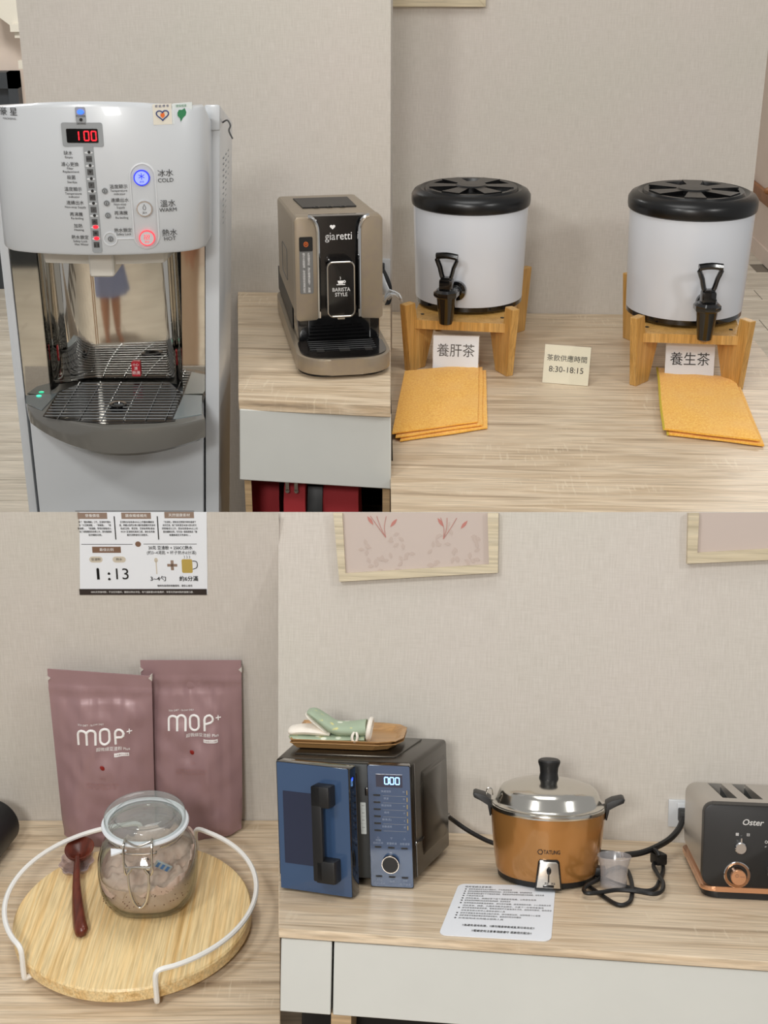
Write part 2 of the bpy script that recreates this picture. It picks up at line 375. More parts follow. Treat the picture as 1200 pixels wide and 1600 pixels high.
# ---------------------------------------------------------------- water dispenser
DB = Vector((-.58, 2.97, 0))
disp = thing('water_dispenser', 'white floor-standing hot and cold water dispenser with mirrored niche and red digits', 'water dispenser', 'W', DB)
def dp(name, b, m, parent=None, **k): return mk(name, b, M[m], parent or disp, DB, **k)
def yf(x): u = (x + .545) / .202; return 2.722 - .042 * (1 - min(1, u * u)) + .03 * min(1.1, abs(u)) ** 14
def hug(b, f=yf):
    for v in b.bm.verts: v.co.y += f(v.co.x)
    return b
# cabinet: two side columns, back, lower front
def side_x(z): return -.322 - .043 * (1.6 - z) / .87
def post(xa, xb, za, zb, ya=2.85, yb=3.07):
    return [[(xa(z), ya, z), (xb(z), ya, z), (xb(z), yb, z), (xa(z), yb, z)] for z in (za, zb)]
R_ = post(lambda z: side_x(z) - .0305, side_x, 0.0, 1.604); R_[1][2:] = [(x, y, z - .065) for x, y, z in R_[1][2:]]; b = B(); b.loft(R_); b._bev(b.bm.verts[:], .005); dp('side_column', b, 'white')
b = B(); b.loft(post(lambda z: -.787, lambda z: -.768, 0, 1.42)); b._bev(b.bm.verts[:], .004); dp('side_column', b, 'white')
b = B(); b.bb((-.78, 3.05, .02), (-.40, 3.075, 1.42)); dp('back_panel', b, 'white')
b = B(); b.loft(post(lambda z: -.763, lambda z: side_x(z) - .034, .03, .985, 2.846, 2.93)); b._bev(b.bm.verts[:], .006); dp('front_panel', b, 'white')
R_ = post(lambda z: side_x(z) - .031, lambda z: side_x(z) + .001, 1.555, 1.606, 2.842, 2.92); R_[1][2:] = [(x, y, z - .024) for x, y, z in R_[1][2:]]; cap = B(); cap.loft(R_); cap._bev(cap.bm.verts[:], .006); dp('corner_cap', cap, 'white')
b = B()
for i in range(12):
    for j in range(3): b.bb((side_x(1.5) + .0005 - i * .0007, 2.90 + j * .045, 1.49 - i * .012), (side_x(1.5) + .0022 - i * .0007, 2.915 + j * .045, 1.4925 - i * .012))
dp('vent', b, 'grey_mid', kind='stuff')
hk = B(); hk.tube([(-.322, 2.88, 1.565), (-.312, 2.878, 1.57), (-.306, 2.875, 1.56), (-.309, 2.873, 1.55), (-.302, 2.87, 1.535)], .0018, 6, sub=4); dp('wire_hook', hk, 'ink2')
# head
rings = []
for z0, ins in ((0, .014), (.012, .003), (.03, 0), (.5, 0), (.97, 0), (.99, .003), (1, .012)):
    xl = -.749 + .004 * z0 + ins * .6; xr = -.3505 + .011 * z0 - ins * .6; r = []
    for i in range(33):
        u = -1 + i / 16; x = (xl + xr) / 2 + u * (xr - xl) / 2; r.append((x, yf(-.545 + u * .202) + ins, 1.3425 + z0 * (.274 + .015 * (1 - u * u))))
    zt = 1.3425 + z0 * .274
    rings.append(r + [(xr, 2.86, zt - .045 * z0), (xr, 3.05, zt - .11 * z0), (xl, 3.05, zt - .11 * z0), (xl, 2.86, zt - .045 * z0)])
head = dp('control_head', B().loft(rings), 'white')
Q = .001195   # metres per small step on the head
def H(px, py): return (-.5979 + (px - 100) * Q * .98 + (190 - py) * .000035 * (600 - px) / 420 * 1.0, 0, 1.5938 - (py - 190) * .00122)
def plate(px0, px1, py0, py1, r, m, name, d=.0015, off=0):
    a, c = H(px0, py0), H(px1, py1); xm = (a[0] + c[0]) / 2
    b = B(); b.prism(rrect(min(a[0], c[0]), max(a[0], c[0]), min(a[2], c[2]), max(a[2], c[2]), r), -d - off, .004); return dp(name, hug(b), m, head)
plate(98, 165, 189, 225, .004, 'grey_mid', 'display_surround')
plate(106, 157, 198, 219, .002, 'black', 'display_screen', .0022)
b = B()
def seg7(b, x, z, w, h, t, on):
    S = {'a': (0, h / 2, w, t), 'g': (0, 0, w, t), 'd': (0, -h / 2, w, t), 'f': (-w / 2, h / 4, t, h / 2), 'b': (w / 2, h / 4, t, h / 2), 'e': (-w / 2, -h / 4, t, h / 2), 'c': (w / 2, -h / 4, t, h / 2)}
    for k in on:
        cx, cz, sw, sh = S[k]; b.bb((x + cx - sw * .45, -.0032, z + cz - sh * .45), (x + cx + sw * .45, -.002, z + cz + sh * .45))
for px, on in ((122.5, 'bc'), (138.5, 'abcdef'), (150, 'abcdef')): q = H(px, 208.5); seg7(b, q[0], q[2], .0085, .0165, .0021, on)
dp('red_digits', hug(b), 'red_led', head)
plate(122, 139, 166, 189, .003, 'grey_mid', 'power_plate')
b = B(); q = H(131, 173); b.prism(disc((q[0], q[2]), .0062, 20, .7), -.004, 0); dp('power_lamp', hug(b), 'blue_led', head)
b = B(); q = H(131, 184.5); b.prism(disc((q[0], q[2]), .003, 12), -.003, 0); dp('saving_lamp', hug(b), 'ink', head)
xs = [H(140, 226), H(146, 389)]
b = B(); b.prism([(xs[0][0] - .0095, xs[0][2] + .002), (xs[0][0] + .0095, xs[0][2] + .002), (xs[1][0] + .0095, xs[1][2] + .003), (xs[1][0] + .007, xs[1][2]), (xs[1][0] - .007, xs[1][2]), (xs[1][0] - .0095, xs[1][2] + .003)], -.0014, .003); dp('lamp_strip', hug(b), 'grey_mid', head)
def sx(py): t = (py - 226) / 163; return xs[0][0] + (xs[1][0] - xs[0][0]) * t
bd, br, bs, bi = B(), B(), B(), B()
for i, py in enumerate((233, 253, 273, 292, 311, 330, 348, 366)):
    z = H(0, py)[2]; x = sx(py); red = i > 5
    bs.prism(disc((x, z - .001), .008, 16, .28), -.002, 0)
    (br if red else bd).prism(disc((x + .001, z), .0052 if red else .0028, 12, .6 if red else 1), -.003, 0)
    z2 = z - .0125
    bi.prism([(x - .0055, z2 - .0055), (x + .0055, z2 - .0055), (x + .0055, z2 + .0055), (x - .0055, z2 + .0055)], -.0017, 0)
dp('lamp_slot', hug(bs), 'grey_line', head, kind='stuff'); dp('status_lamp', hug(bd), 'ink', head, kind='stuff'); dp('lit_status_lamp', hug(br), 'red_led', head); dp('status_icon', hug(bi), 'ink2', head, kind='stuff')
b = B()
def ht(s, px, py, size, al='CENTER', bold=0): q = H(px, py); b.text(s, (q[0], -.0018, q[2]), size, align=al, bold=bold)
for s in (('豪 星', 11, 176, .0165), ('HAOHSING', 12, 186, .0052), ('POWER', 131, 179.5, .0052), ('SAVING', 131, 190.5, .005), ('缺水', 107, 235, .0085), ('Empty', 108, 241, .006), ('濾心更換', 109, 252, .0085), ('Filter', 109, 258, .006), ('Replacement', 110, 263, .006),
          ('殺菌', 110, 272, .0085), ('Sterilize', 111, 279, .006), ('溫度顯示', 112, 290, .0085), ('Temperature', 112, 296.5, .006), ('indicator', 113, 301.5, .006), ('連續出水', 114, 311, .0085), ('Non-stop Supply', 114, 317.5, .006),
          ('再沸騰', 115, 329, .0085), ('Re-boiling', 116, 335, .006), ('加熱', 117, 347, .0085), ('Heating', 118, 353, .006), ('熱水鎖定', 119, 365, .0085), ('Safety Lock', 119, 371, .006), ('Hot Water', 121, 376, .006),
          ('溫度顯示', 185, 286, .0085), ('Temperature', 185, 292, .006), ('indicator', 186, 297, .006), ('連續出水', 186, 307, .0085), ('Non-stop', 186, 313, .006), ('Supply', 187, 318, .006), ('再沸騰', 187, 327, .0085), ('Re-boiling', 188, 334, .006), ('熱水鎖定', 189, 354, .0085), ('Safety Lock', 190, 360, .006),
          ('冰水', 259, 268, .0145), ('COLD', 259, 278.5, .0105), ('溫水', 261, 315, .0145), ('WARM', 261, 324.5, .0105), ('熱水', 262, 361, .0145), ('HOT', 262, 370, .0105)): ht(*s)
for i, t in enumerate(('BW', '▼', 'P', 'SET', '↗', '♨', '■', '▮▮')):
    py = (233, 253, 273, 292, 311, 330, 348, 366)[i]; b.text(t, (sx(py), -.0024, H(0, py)[2] - .0125), .0065)
dp('printed_words', hug(b), 'ink', head)
# buttons
def ring(b, c, r0, r1, n=28, d=.002, back=.002):
    b.loft([[(c[0] + r * cos(2 * pi * i / n), y, c[1] + r * sin(2 * pi * i / n)) for i in range(n)] for r, y in ((r1, back), (r1, -d), (r0, -d), (r0, back))], False)
a, c = H(224, 250), H(225, 385)
b = B(); o = rrect(a[0] - .026, c[0] + .026, c[2], a[2], .0255, 8); i_ = rrect(a[0] - .0235, c[0] + .0235, c[2] + .0025, a[2] - .0025, .023, 8)
b.loft([[(x, y, z) for x, z in P] for P, y in ((o, .002), (o, -.001), (i_, -.0022), (i_, .002))], False)
q = H(168, 367); ring(b, (q[0], q[2]), .0115, .0135, d=.0018); b.bb((q[0] + .0135, -.0016, q[2] - .0012), (a[0] - .0255, .002, q[2] + .0012)); dp('button_channel', hug(b), 'grey_line', head)
for nm, px, py, face, rim, ink in (('cold_button', 222, 273, 'blue_glow', 'blue_ring', 'blue_ring'), ('warm_button', 224.5, 321, 'white', 'chrome', 'ink2'), ('hot_button', 226.5, 367, 'white', 'pink_led', 'pink_led')):
    q = H(px, py); b = B(); b.prism(disc((q[0], q[2]), .0133, 28), -.003, .002); bt = dp(nm, hug(b), face, head)
    b = B(); ring(b, (q[0], q[2]), .0128, .015, d=.0036); dp('button_ring', hug(b), rim, head)
    b = B()
    if nm[0] == 'c':
        for k in range(3):
            t = pi / 2 + k * pi / 3; dx, dz = cos(t) * .006, sin(t) * .006; b.tube([(q[0] - dx, -.0035, q[2] + .003 - dz), (q[0] + dx, -.0035, q[2] + .003 + dz)], .0006, 5)
    elif nm[0] == 'w': b.tube([(q[0] + x, -.0035, q[2] + z) for x, z in ((0, .009), (.0028, .002), (.0015, -.0015), (-.0015, -.0015), (-.0028, .002))], .0005, 5, True)
    else:
        for k in (-1, 0, 1): b.tube([(q[0] + k * .004 + .0012 * (-1) ** j, -.0035, q[2] - .003 + j * .0035) for j in range(4)], .0006, 5, sub=3)
    b.text({'c': '冰水', 'w': '溫水', 'h': '熱水'}[nm[0]], (q[0], -.0036, q[2] - .0075), .0045); dp('button_symbol', hug(b), ink, head)
for px, py in ((163, 292), (165, 311), (166, 330), (168.5, 367)):
    q = H(px, py); b = B(); b.prism(disc((q[0], q[2]), .0056, 18), -.0028, .002); sb = dp('small_button', hug(b), 'grey_mid', head)
    b = B(); ring(b, (q[0], q[2]), .0036, .0046, 16, .0031); b.bb((q[0] - .0006, -.0033, q[2] - .003), (q[0] + .0006, -.002, q[2] + .002)); dp('button_mark', hug(b), 'ink2', head)
# stickers
plate(243, 272.5, 164, 194, .001, 'sticker_beige', 'energy_sticker', .0012)
q = H(258, 179.5); b = B()
hp = [(.0105 * sin(t) ** 3 * 1.05, .0095 * (13 * cos(t) - 5 * cos(2 * t) - 2 * cos(3 * t) - cos(4 * t)) / 15) for t in [2 * pi * i / 28 for i in range(28)]]
b.tube([(q[0] + x, -.0016, q[2] + z) for x, z in hp], .0011, 6, True); b.text('節 能 標 章', (q[0], -.0018, q[2] + .0155), .0052); dp('heart_emblem', hug(b), 'navy_print', head)
b = B(); b.prism([(q[0] + x, q[2] + z) for x, z in ((0, -.006), (.004, -.002), (.0035, .002), (.001, .006), (-.001, .002), (-.003, .003), (-.004, -.002))], -.002, 0); dp('flame_emblem', hug(b), 'orange_print', head)
plate(273, 303, 164, 194, .001, 'sticker_white', 'eco_sticker', .0012)
q = H(287, 180.5); b = B(); b.prism([(q[0] + x, q[2] + z) for x, z in ((-.002, -.013), (.002, -.006), (.007, -.002), (.0085, .004), (.006, .011), (.001, .0085), (-.004, .009), (-.007, .004), (-.007, -.002), (-.003, -.0065))], -.002, 0)
b.text('環保標章', (q[0], -.0018, q[2] + .0155), .0048); dp('leaf_emblem', hug(b), 'green_print', head)
# nozzle block
b = B(); b.loft([[(x, y, z) for x, y in ((-.68, 2.78), (-.55, 2.765), (-.44, 2.78), (-.43, 2.87), (-.69, 2.87))] for z in (1.352, 1.305)]); b._bev(b.bm.verts[:], .006); nz = dp('nozzle_block', b, 'milky')
b = B(); b.bb((-.585, 2.745, 1.285), (-.535, 2.84, 1.35), .008, 3); dp('spout', b, 'milky', nz)
# mirror: flush strips and curved niche
b = B(); b.bb((-.766, 2.852, 1.0), (-.712, 2.86, 1.36)); dp('mirror_strip', b, 'mirror')
b = B(); b.loft([[(-.414, 2.852, 1.36), (side_x(1.36) - .031, 2.852, 1.36), (side_x(1.36) - .031, 2.86, 1.36), (-.414, 2.86, 1.36)], [(-.43, 2.852, 1.0), (side_x(1.0) - .031, 2.852, 1.0), (side_x(1.0) - .031, 2.86, 1.0), (-.43, 2.86, 1.0)]]); dp('mirror_strip', b, 'mirror')
arc = [(-.713, 2.851)] + [(-.713 + .0 + .095 - .095 * cos(t), 2.855 + .095 * sin(t)) for t in [pi / 2 * i / 10 for i in range(11)]]
arc += [(-.425 - .05 + .05 * cos(t), 2.855 + .095 * sin(t)) for t in [pi / 2 - pi / 2 * i / 10 for i in range(11)]] + [(-.425, 2.851)]
b = B(); b.loft([[(x, y, z) for x, y in arc] + [(x, y + .004, z) for x, y in arc[::-1]] for z in (.995, 1.36)]); niche = dp('mirror_niche', b, 'mirror', smooth=60)
b = B(); b.prism(rrect(-.5525, -.5335, (-0.569, 2.945, 1.0124)[2], (-0.5665, 2.945, 1.0461)[2], .003), 2.944, 2.9495); st = dp('warning_sticker', b, 'red_sticker', niche)
b = B(); zs = ((-0.569, 2.945, 1.0124)[2] + (-0.5665, 2.945, 1.0461)[2]) / 2; b.text('小心', (-.543, 2.9435, zs + .010), .007); b.text('燙', (-.543, 2.9435, zs + .001), .008); b.text('熱燙', (-.543, 2.9435, zs - .009), .009); dp('sticker_words', b, 'white_ink', niche)
# drip tray
Lc, Rc, Cc = (-.748, 2.792), (-.366, 2.712), (-.548, 2.652)
def tedge(t, ins=0):
    x = (1 - t) * Lc[0] + t * Rc[0]; y = (1 - t) ** 2 * Lc[1] + 2 * t * (1 - t) * 2.56 + t * t * Rc[1]; return (x + ins * (1 - 2 * t), y + ins)
def tout(ins=0): return [tedge(i / 20, ins) for i in range(21)] + [(side_x(1) - .034 - ins, 2.80), (side_x(1) - .036 - ins, 2.85), (-.764 + ins, 2.85), (-.762 + ins, 2.83)]
b = B(); rr = []
for z, ins, in ((.936, .02), (.938, .008), (.945, .002), (.992, 0), (.999, .001), (1.001, .004)):
    rr.append([(x, y, z + (.0 if z > .98 else (.014 * (abs(i - 10) / 10) ** 2 if i < 21 else .014))) for i, (x, y) in enumerate(tout(ins))])
b.loft(rr); tr = dp('drip_tray', b, 'grey_gloss')
gx0, gx1, gy0, gy1 = -.69, -.432, 2.70, 2.938
def gout(k): return [(-.70 + k, 2.72 + k), (-.67, 2.705 + k), (-.56, 2.672 + k), (-.46, 2.68 + k), (-.425 - k, 2.69 + k), (-.428 - k, 2.85), (-.47, 2.935 - k), (-.62, 2.935 - k), (-.668 + k * .5, 2.92), (-.70 + k, 2.865)]
b = B(); b.prism(gout(0), 1.0005, 1.0022, 'z'); b2 = dp('tray_recess', b, 'black', tr)
b = B(); b.prism([(-.754, 2.80), (-.71, 2.755), (-.70, 2.86), (-.764, 2.846)], 1.0008, 1.003, 'z'); dp('tray_wing', b, 'grey_wing', tr)
b = B(); b.prism([(-.43, 2.70), (-.375, 2.73), (-.388, 2.846), (-.428, 2.85)], 1.0008, 1.003, 'z'); dp('tray_wing', b, 'grey_wing', tr)
b = B(); b.ball((-.735, 2.84, 1.004), (.006, .004, .002), 10, 6); dp('ready_lamp', b, 'teal_led', tr)
b = B()
def inside_x(y): return (-.698 if y < 2.86 else -.698 + (y - 2.86) * .6, -.428 if y < 2.85 else -.428 - (y - 2.85) * .5)
for k in range(14):
    y = 2.694 + k * .0172; xa, xb = inside_x(y); y2 = y
    if k == 0: xa, xb = -.62, -.44
    b.tube([(xa + .004, y2, 1.006), (xb - .004, y2, 1.006)], .0012, 6)
for x in (-.665, -.62, -.575, -.53, -.485, -.445): b.tube([(x, 2.69, 1.0045), (x, 2.93, 1.0045)], .0010, 5)
dp('drip_grille', b, 'grille', tr)
b = B(); b.lathe([(.002, 0), (.018, 0), (.018, .004), (.012, .0045), (.010, .001), (.002, .001)], (-.555, 2.775, 1.005), 24); dp('drain_cap', b, 'black', tr)

# ---------------------------------------------------------------- upper left counter
Xr = (0.4101, 0, -0.0001)[0]
cab = thing('drawer_cabinet', 'oak and white drawer cabinet beside the water dispenser, open below the drawer', 'cabinet', 'TL', (.16, -.4, -1.0021))
co = Vector((.16, -.4, -1.0021)); xfr = (0.4675, -0.8762, 0)[0]
def cp(name, b, m, **k): return mk(name, b, M[m], cab, co, **k)
b = B(); b.prism([(.0, -.02), (.145, -.84), (.160, -.84), (.015, -.02)], -1.002, -.026, 'z'); cp('side_panel', b, 'oak_edge')
pts = [(0.144, -0.858, -0.0225), (0.4664, -0.858, -0.0294), (0.4667, -0.858, -0.1977), (0.1378, -0.858, -0.1856)]
b = B(); b.slab(pts, (0, .02, 0)); b._bev(b.bm.verts[:], .002, 1); cp('drawer', b, 'white_lac')
b = B(); b.prism([(.02, -.03), (.16, -.80), (xfr, -.80), (Xr, -.03)], -.62, -.60, 'z'); cp('shelf', b, 'oak_edge')
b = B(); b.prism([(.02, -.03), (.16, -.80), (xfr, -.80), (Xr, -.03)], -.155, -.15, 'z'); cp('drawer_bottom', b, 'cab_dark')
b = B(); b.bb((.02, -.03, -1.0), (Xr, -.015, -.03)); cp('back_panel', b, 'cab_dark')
b = B(); b.prism([(xfr - .020, -.84), (xfr - .004, -.84), (Xr - .004, -.03), (Xr - .020, -.03)], -1.0, -.027, 'z'); cp('side_panel', b, 'oak_edge')
b = B(); b.prism([((-0.0006, -0.0066, -0)[0], -.002), (0.1423, -0.8546, 0)[:2], (0.4675, -0.8762, 0)[:2], (Xr, -.002)], -.026, 0, 'z', .0015, 1)
solo('worktop', 'light oak counter board under the coffee machine', 'counter', 'TL', (0, 0, 0), b, M['oak'])
def red_bag(px0, px1, pyt, label, mcol='red', y=-.72, zip_=False, d=.10, n='tote_bag'):
    a = P_(px0, pyt, y); c = P_(px1, pyt, y); w = c[0] - a[0]; z0 = -.60; h = a[2] - z0
    t = thing(n, label, 'bag', 'TL', ((a[0] + c[0]) / 2, y + d / 2, z0), 0)
    b = B(); b.loft([[(x * w / 2 * k, yy * d / 2 * k2, z) for x, yy in ((-1, -1), (-.3, -1.06), (.4, -1.04), (1, -1), (1.02, 0), (1, 1), (-1, 1), (-1.02, 0))] for z, k, k2 in ((0, 1, 1), (h * .5, 1.05, 1.05), (h * .85, 1, .8), (h, .96, .35))]); mk('body', b, M[mcol], t)
    if zip_:
        for dx in (-.014, .006):
            b = B(); b.prism(rrect(dx - .004, dx + .004, h - .03, h - .002, .002), -d * .45 - .004, -d * .45 - .001); b.prism(disc((dx, h - .03), .005, 12), -d * .45 - .004, -d * .45 - .001); mk('zip_pull', b, M['steel'], t)
    return t
def P_(px, py, y):
    o = PAN['TL'].inverted() @ Vector((0, 0, CAM_H)); s = (px - 600) / 2200; u = (800 - py) / 2200; ca, sa = cos(radians(24)), sin(radians(24))
    d = PAN['TL'].to_3x3().inverted() @ Vector((s, ca + u * sa, -sa + u * ca)); k = (y - o.y) / d.y; return o + d * k
red_bag(441, 475, 748, 'red bag with two metal zip pulls under the white drawer', zip_=True, y=-.79)
red_bag(503, 559, 748, 'plain red bag under the white drawer, right of the zipped one', y=-.76)
red_bag(388, 434, 748, 'dark red bag in shade at the left end under the drawer', y=-.70)
red_bag(478, 502, 768, 'small black pouch between the red bags under the drawer', 'black_mat', -.78, n='pouch')
# outlet, plug, cords behind the coffee machine
t = thing('wall_outlet', 'white wall outlet behind the coffee machine', 'outlet', 'TL', ((0.3922, 0, 0.0516)[0], 0, (0.3922, 0, 0.0516)[2]))
b = B(); b.bb((-.045, -.008, -.035), ((0.4092, 0, 0.0519)[0] - (0.3922, 0, 0.0516)[0], 0, .045), .002); mk('cover_plate', b, M['white'], t)
t = thing('power_plug', 'black right-angle plug in the outlet behind the coffee machine', 'plug', 'TL', (0.3892, -0.03, 0.0764))
b = B(); b.bb((-.018, -.012, -.012), (.006, .021, .012), .004); mk('body', b, M['black_rub'], t)
b = B(); b.tube([(0.3923, -0.05, 0.0781), (0.4054, -0.07, 0.0597), (0.4128, -0.08, 0.0387), (0.4128, -0.08, 0.0131), (0.4058, -0.1, -0.0037), (0.3906, -0.12, -0.0087), (0.3707, -0.12, -0.0091)], .006, 8, sub=5)
solo('looped_cable', 'black cord looping behind the coffee machine', 'cord', 'TL', (0, 0, 0), b, M['black_rub'])
b = B(); b.tube([(0.388, -0.06, 0.067), (0.3981, -0.085, 0.0499), (0.4091, -0.1, 0.0304), (0.4165, -0.11, 0.0197)], .009, 8, sub=4, flat=.35)
solo('white_strap', 'flat white strap hanging over the black cord', 'strap', 'TL', (0, 0, 0), b, M['white'])
b = B()
for k in range(2): b.tube([(.425 + .022 * cos(i * .5 + k) , -.13 + .012 * sin(i * .5), .018 + .022 * sin(i * .5 + k * .7) ** 2 + .004 * k) for i in range(12)], .003, 6, True)
solo('coiled_cable', 'white coiled cable lying behind the coffee machine', 'cable', 'TL', (0, 0, 0), b, M['white'])

# ---------------------------------------------------------------- coffee machine
cm = thing('coffee_machine', 'champagne and black bean-to-cup coffee machine on the oak counter', 'coffee machine', 'TL', (.286, -.385, 0), radians(13))
def cmp_(name, b, m, parent=None, **k):
    for v in b.bm.verts:
        if v.co.z > .06:                       # the shell falls slightly towards its back
            v.co.z = .06 + (v.co.z - .06) * (1.125 - .37 * max(0, v.co.y + .2))
    return mk(name, b, M[m], parent or cm, **k)
b = B(); b.prism(rrect(-.1, .1, -.31, .28, .06, 6), 0, .014, 'z'); cmp_('foot_plate', b, 'black_mat')
b = B(); b.prism(rrect(-.105, .105, -.335, .29, .07, 8), .010, .046, 'z', .004); base = cmp_('base', b, 'champ')
b = B(); b.prism(rrect(-.097, .097, -.324, -.16, .058, 8), .046, .049, 'z'); cmp_('drip_tray', b, 'black', base)
b = B()
for k in range(6): b.bb((-.075, -.195 - k * .015, .049), (.075, -.190 - k * .015, .0515), .001, 1)
cmp_('tray_slat', b, 'black_mat', base, kind='stuff')
b = B()
for x, y, w in ((-.052, -.272, .017), (.002, -.272, .024), (.056, -.272, .017)): b.bb((x - w / 2, y - .014, .0492), (x + w / 2, y + .014, .0503))
cmp_('tray_slot', b, 'cab_dark', base, kind='stuff')
b = B(); b.bb((-.094, -.195, .046), (.094, .285, .115), .008); cmp_('lower_body', b, 'black')
b = B(); b.bb((-.098, -.17, .10), (.098, .225, .302), .012, 3); body = cmp_('body_shell', b, 'champ')
def wing(s):
    pr = [(s * .098, .10), (s * .098, .296), (s * .092, .304), (s * .068, .304)] + [(s * (.068 - .022 * sin(t)), .304 - .03 + .03 * cos(t)) for t in [pi / 2 * i / 6 for i in range(1, 7)]] + [(s * .0455, .2), (s * .046, .102), (s * .052, .097), (s * .09, .095)]
    return pr
for s in (-1, 1):
    b = B(); b.prism(wing(s), -.212, -.165, 'y', .006); w = cmp_('front_wing', b, 'champ')
    e = wing(s)[3:12]; b = B(); b.tube([(x, -.2125, z) for x, z in e], .0042, 8); cmp_('chrome_edge', b, 'chrome', w)
b = B(); b.bb((-.072, -.2, .05), (.072, -.16, .3025), .004); cmp_('centre_panel', b, 'black')
b = B(); b.prism(rrect(-.031, .031, .108, .222, .012), -.243, -.19, 'y', .003); hd = cmp_('coffee_head', b, 'black')
b = B(); o = rrect(-.0295, .0295, .1105, .2195, .011); b.tube([(x, -.2435, z) for x, z in o], .0018, 6, True); cmp_('chrome_frame', b, 'steel', hd)
b = B(); b.bb((-.008, -.24, .104), (.008, -.225, .108)); cmp_('spout_tip', b, 'steel', hd)
b = B(); b.text('BARISTA', (0, -.2440, .165), .0105, bold=.03); b.text('STYLE', (0, -.2440, .155), .0105, bold=.03)
b.prism([(-.008, .183), (-.006, .177), (.004, .177), (.006, .183)], -.2442, -.2435); b.bb((-.01, -.2442, .1745), (.009, -.2435, .176)); ring(b, (.0075, .181), .0014, .0028, 12, .2442, -.2435)
b.tube([(-.002, -.244, .185), (-.001, -.244, .188), (-.002, -.244, .191)], .0006, 5); cmp_('printed_badge', b, 'white_ink', hd)
b = B(); b.text('gia', (-.0175, -.2006, .262), .022, width=.0225, bold=.012); b.text('retti', (.0135, -.2006, .262), .022, width=.034); cmp_('printed_name', b, 'white_ink')
b = B(); b.prism([(x * .55 - .012, z * .5 + .281) for x, z in hp], -.2010, -.2); cmp_('heart_mark', b, 'white_ink')
b = B(); b.prism(rrect(-.088, -.058, .152, .265, .003), -.2132, -.211); lb = cmp_('instruction_label', b, 'label_grey')
b = B(); b.prism(rrect(-.088, -.058, .237, .2655, .003), -.2136, -.2131); cmp_('label_head', b, 'black_mat', lb)
b = B(); ring(b, (-.073, .251), .0042, .0052, 14, .2142, -.2136); b.text('鍵', (-.073, -.2142, .251), .0065); cmp_('label_symbol', b, 'orange_print', lb)
b = B()
for x, s in ((-.0675, '此按鍵亮起，請在關機狀態下，將轉'), (-.0785, '換式水箱裝滿，等待燈號恢復再啟用')):
    for i, ch in enumerate(s): b.text(ch, (x, -.2136, .2315 - i * .005), .0056, bold=.02)
cmp_('label_words', b, 'white_ink', lb)
b = B(); b.prism([(-.062, -.05), (.062, -.05), (.066, .14), (-.066, .14)], .3005, .305, 'z'); lid = cmp_('hopper_lid', b, 'black_mat')
b = B()
for x in (-.03, .0, .03): b.ball((x, -.052, .304), (.008, .004, .003), 8, 6)
cmp_('lid_tab', b, 'black', lid)
b = B(); P2 = rrect(-.02, .10, .14, .21, .008); b.tube([(-.0985, x, z) for x, z in P2], .001, 5, True); b.text('▯▯', (-.0985, .04, .175), .03, Matrix(((0, 0, -1), (-1, 0, 0), (0, 1, 0)))); cmp_('side_mark', b, 'label_grey', body)
b = B(); b.bb((-.0965, -.1, .05), (-.0945, .27, .112), .001, 1); cmp_('side_hatch', b, 'black_mat')

# ---------------------------------------------------------------- tea counter (upper right)
xl, xrr = (-0.4947, -1.4789, 0), (0.3128, -1.4436, 0)
b = B(); b.prism([((-0.5592, 0, -0.005)[0], -.002), xl[:2], (xrr[0], xl[1] - .0), (0.4866, -0.3976, 0)[:2], (0.4803, -0.2811, 0)[:2], (.465, -.002)], -.028, 0, 'z', .0015, 1)
solo('worktop', 'wide oak tea counter board carrying both tea urns', 'counter', 'TR', (0, 0, 0), b, M['oak'])
b = B(); b.prism([(-.50, -.02), (-.455, -1.36), (.27, -1.36), (.44, -.02)], -.829, -.028, 'z'); solo('plinth_cabinet', 'oak cabinet base under the wide tea counter', 'cabinet', 'TR', (0, 0, 0), b, M['oak_edge'])
# bamboo stand
def make_stand(loc, rz, label):
    t = thing('bamboo_stand', label, 'stand', 'TR', loc, rz, 'four-legged bamboo urn stands')
    for sx_ in (-1, 1):
        for sy in (-1, 1):
            R = Matrix.Translation((sx_ * .137, sy * .215, 0)) @ Matrix.Rotation(atan2(sy * .85, sx_ * .6), 4, 'Z')
            pr = [(-.004, 0), (-.062, 0), (-.098, .108), (-.045, .108), (-.045, .138), (-.026, .138), (-.022, .183), (.016, .183)]
            b = B(); b.prism(pr, -.0105, .0105, 'y', .0015, 1); b.bm.transform(R); mk('leg', b, M['bamboo'], t)
    b = B(); b.prism(rrect(-.128, .128, -.205, .205, .006), .114, .1375, 'z', .0015, 1); sh = mk('shelf', b, M['bamboo'], t)
    for x in (-1, 1):
        for y in (-1, 1):
            b = B(); b.lathe([(.005, 0), (.005, .0012)], (x * .105, y * .15, .1375), 12); mk('screw', b, M['black_mat'], sh)
    return t
make_stand((-.328, -.37, 0), radians(-7), 'bamboo stand holding the left tea urn')
make_stand((.240, -.457, 0), radians(-4), 'bamboo stand holding the right tea urn')
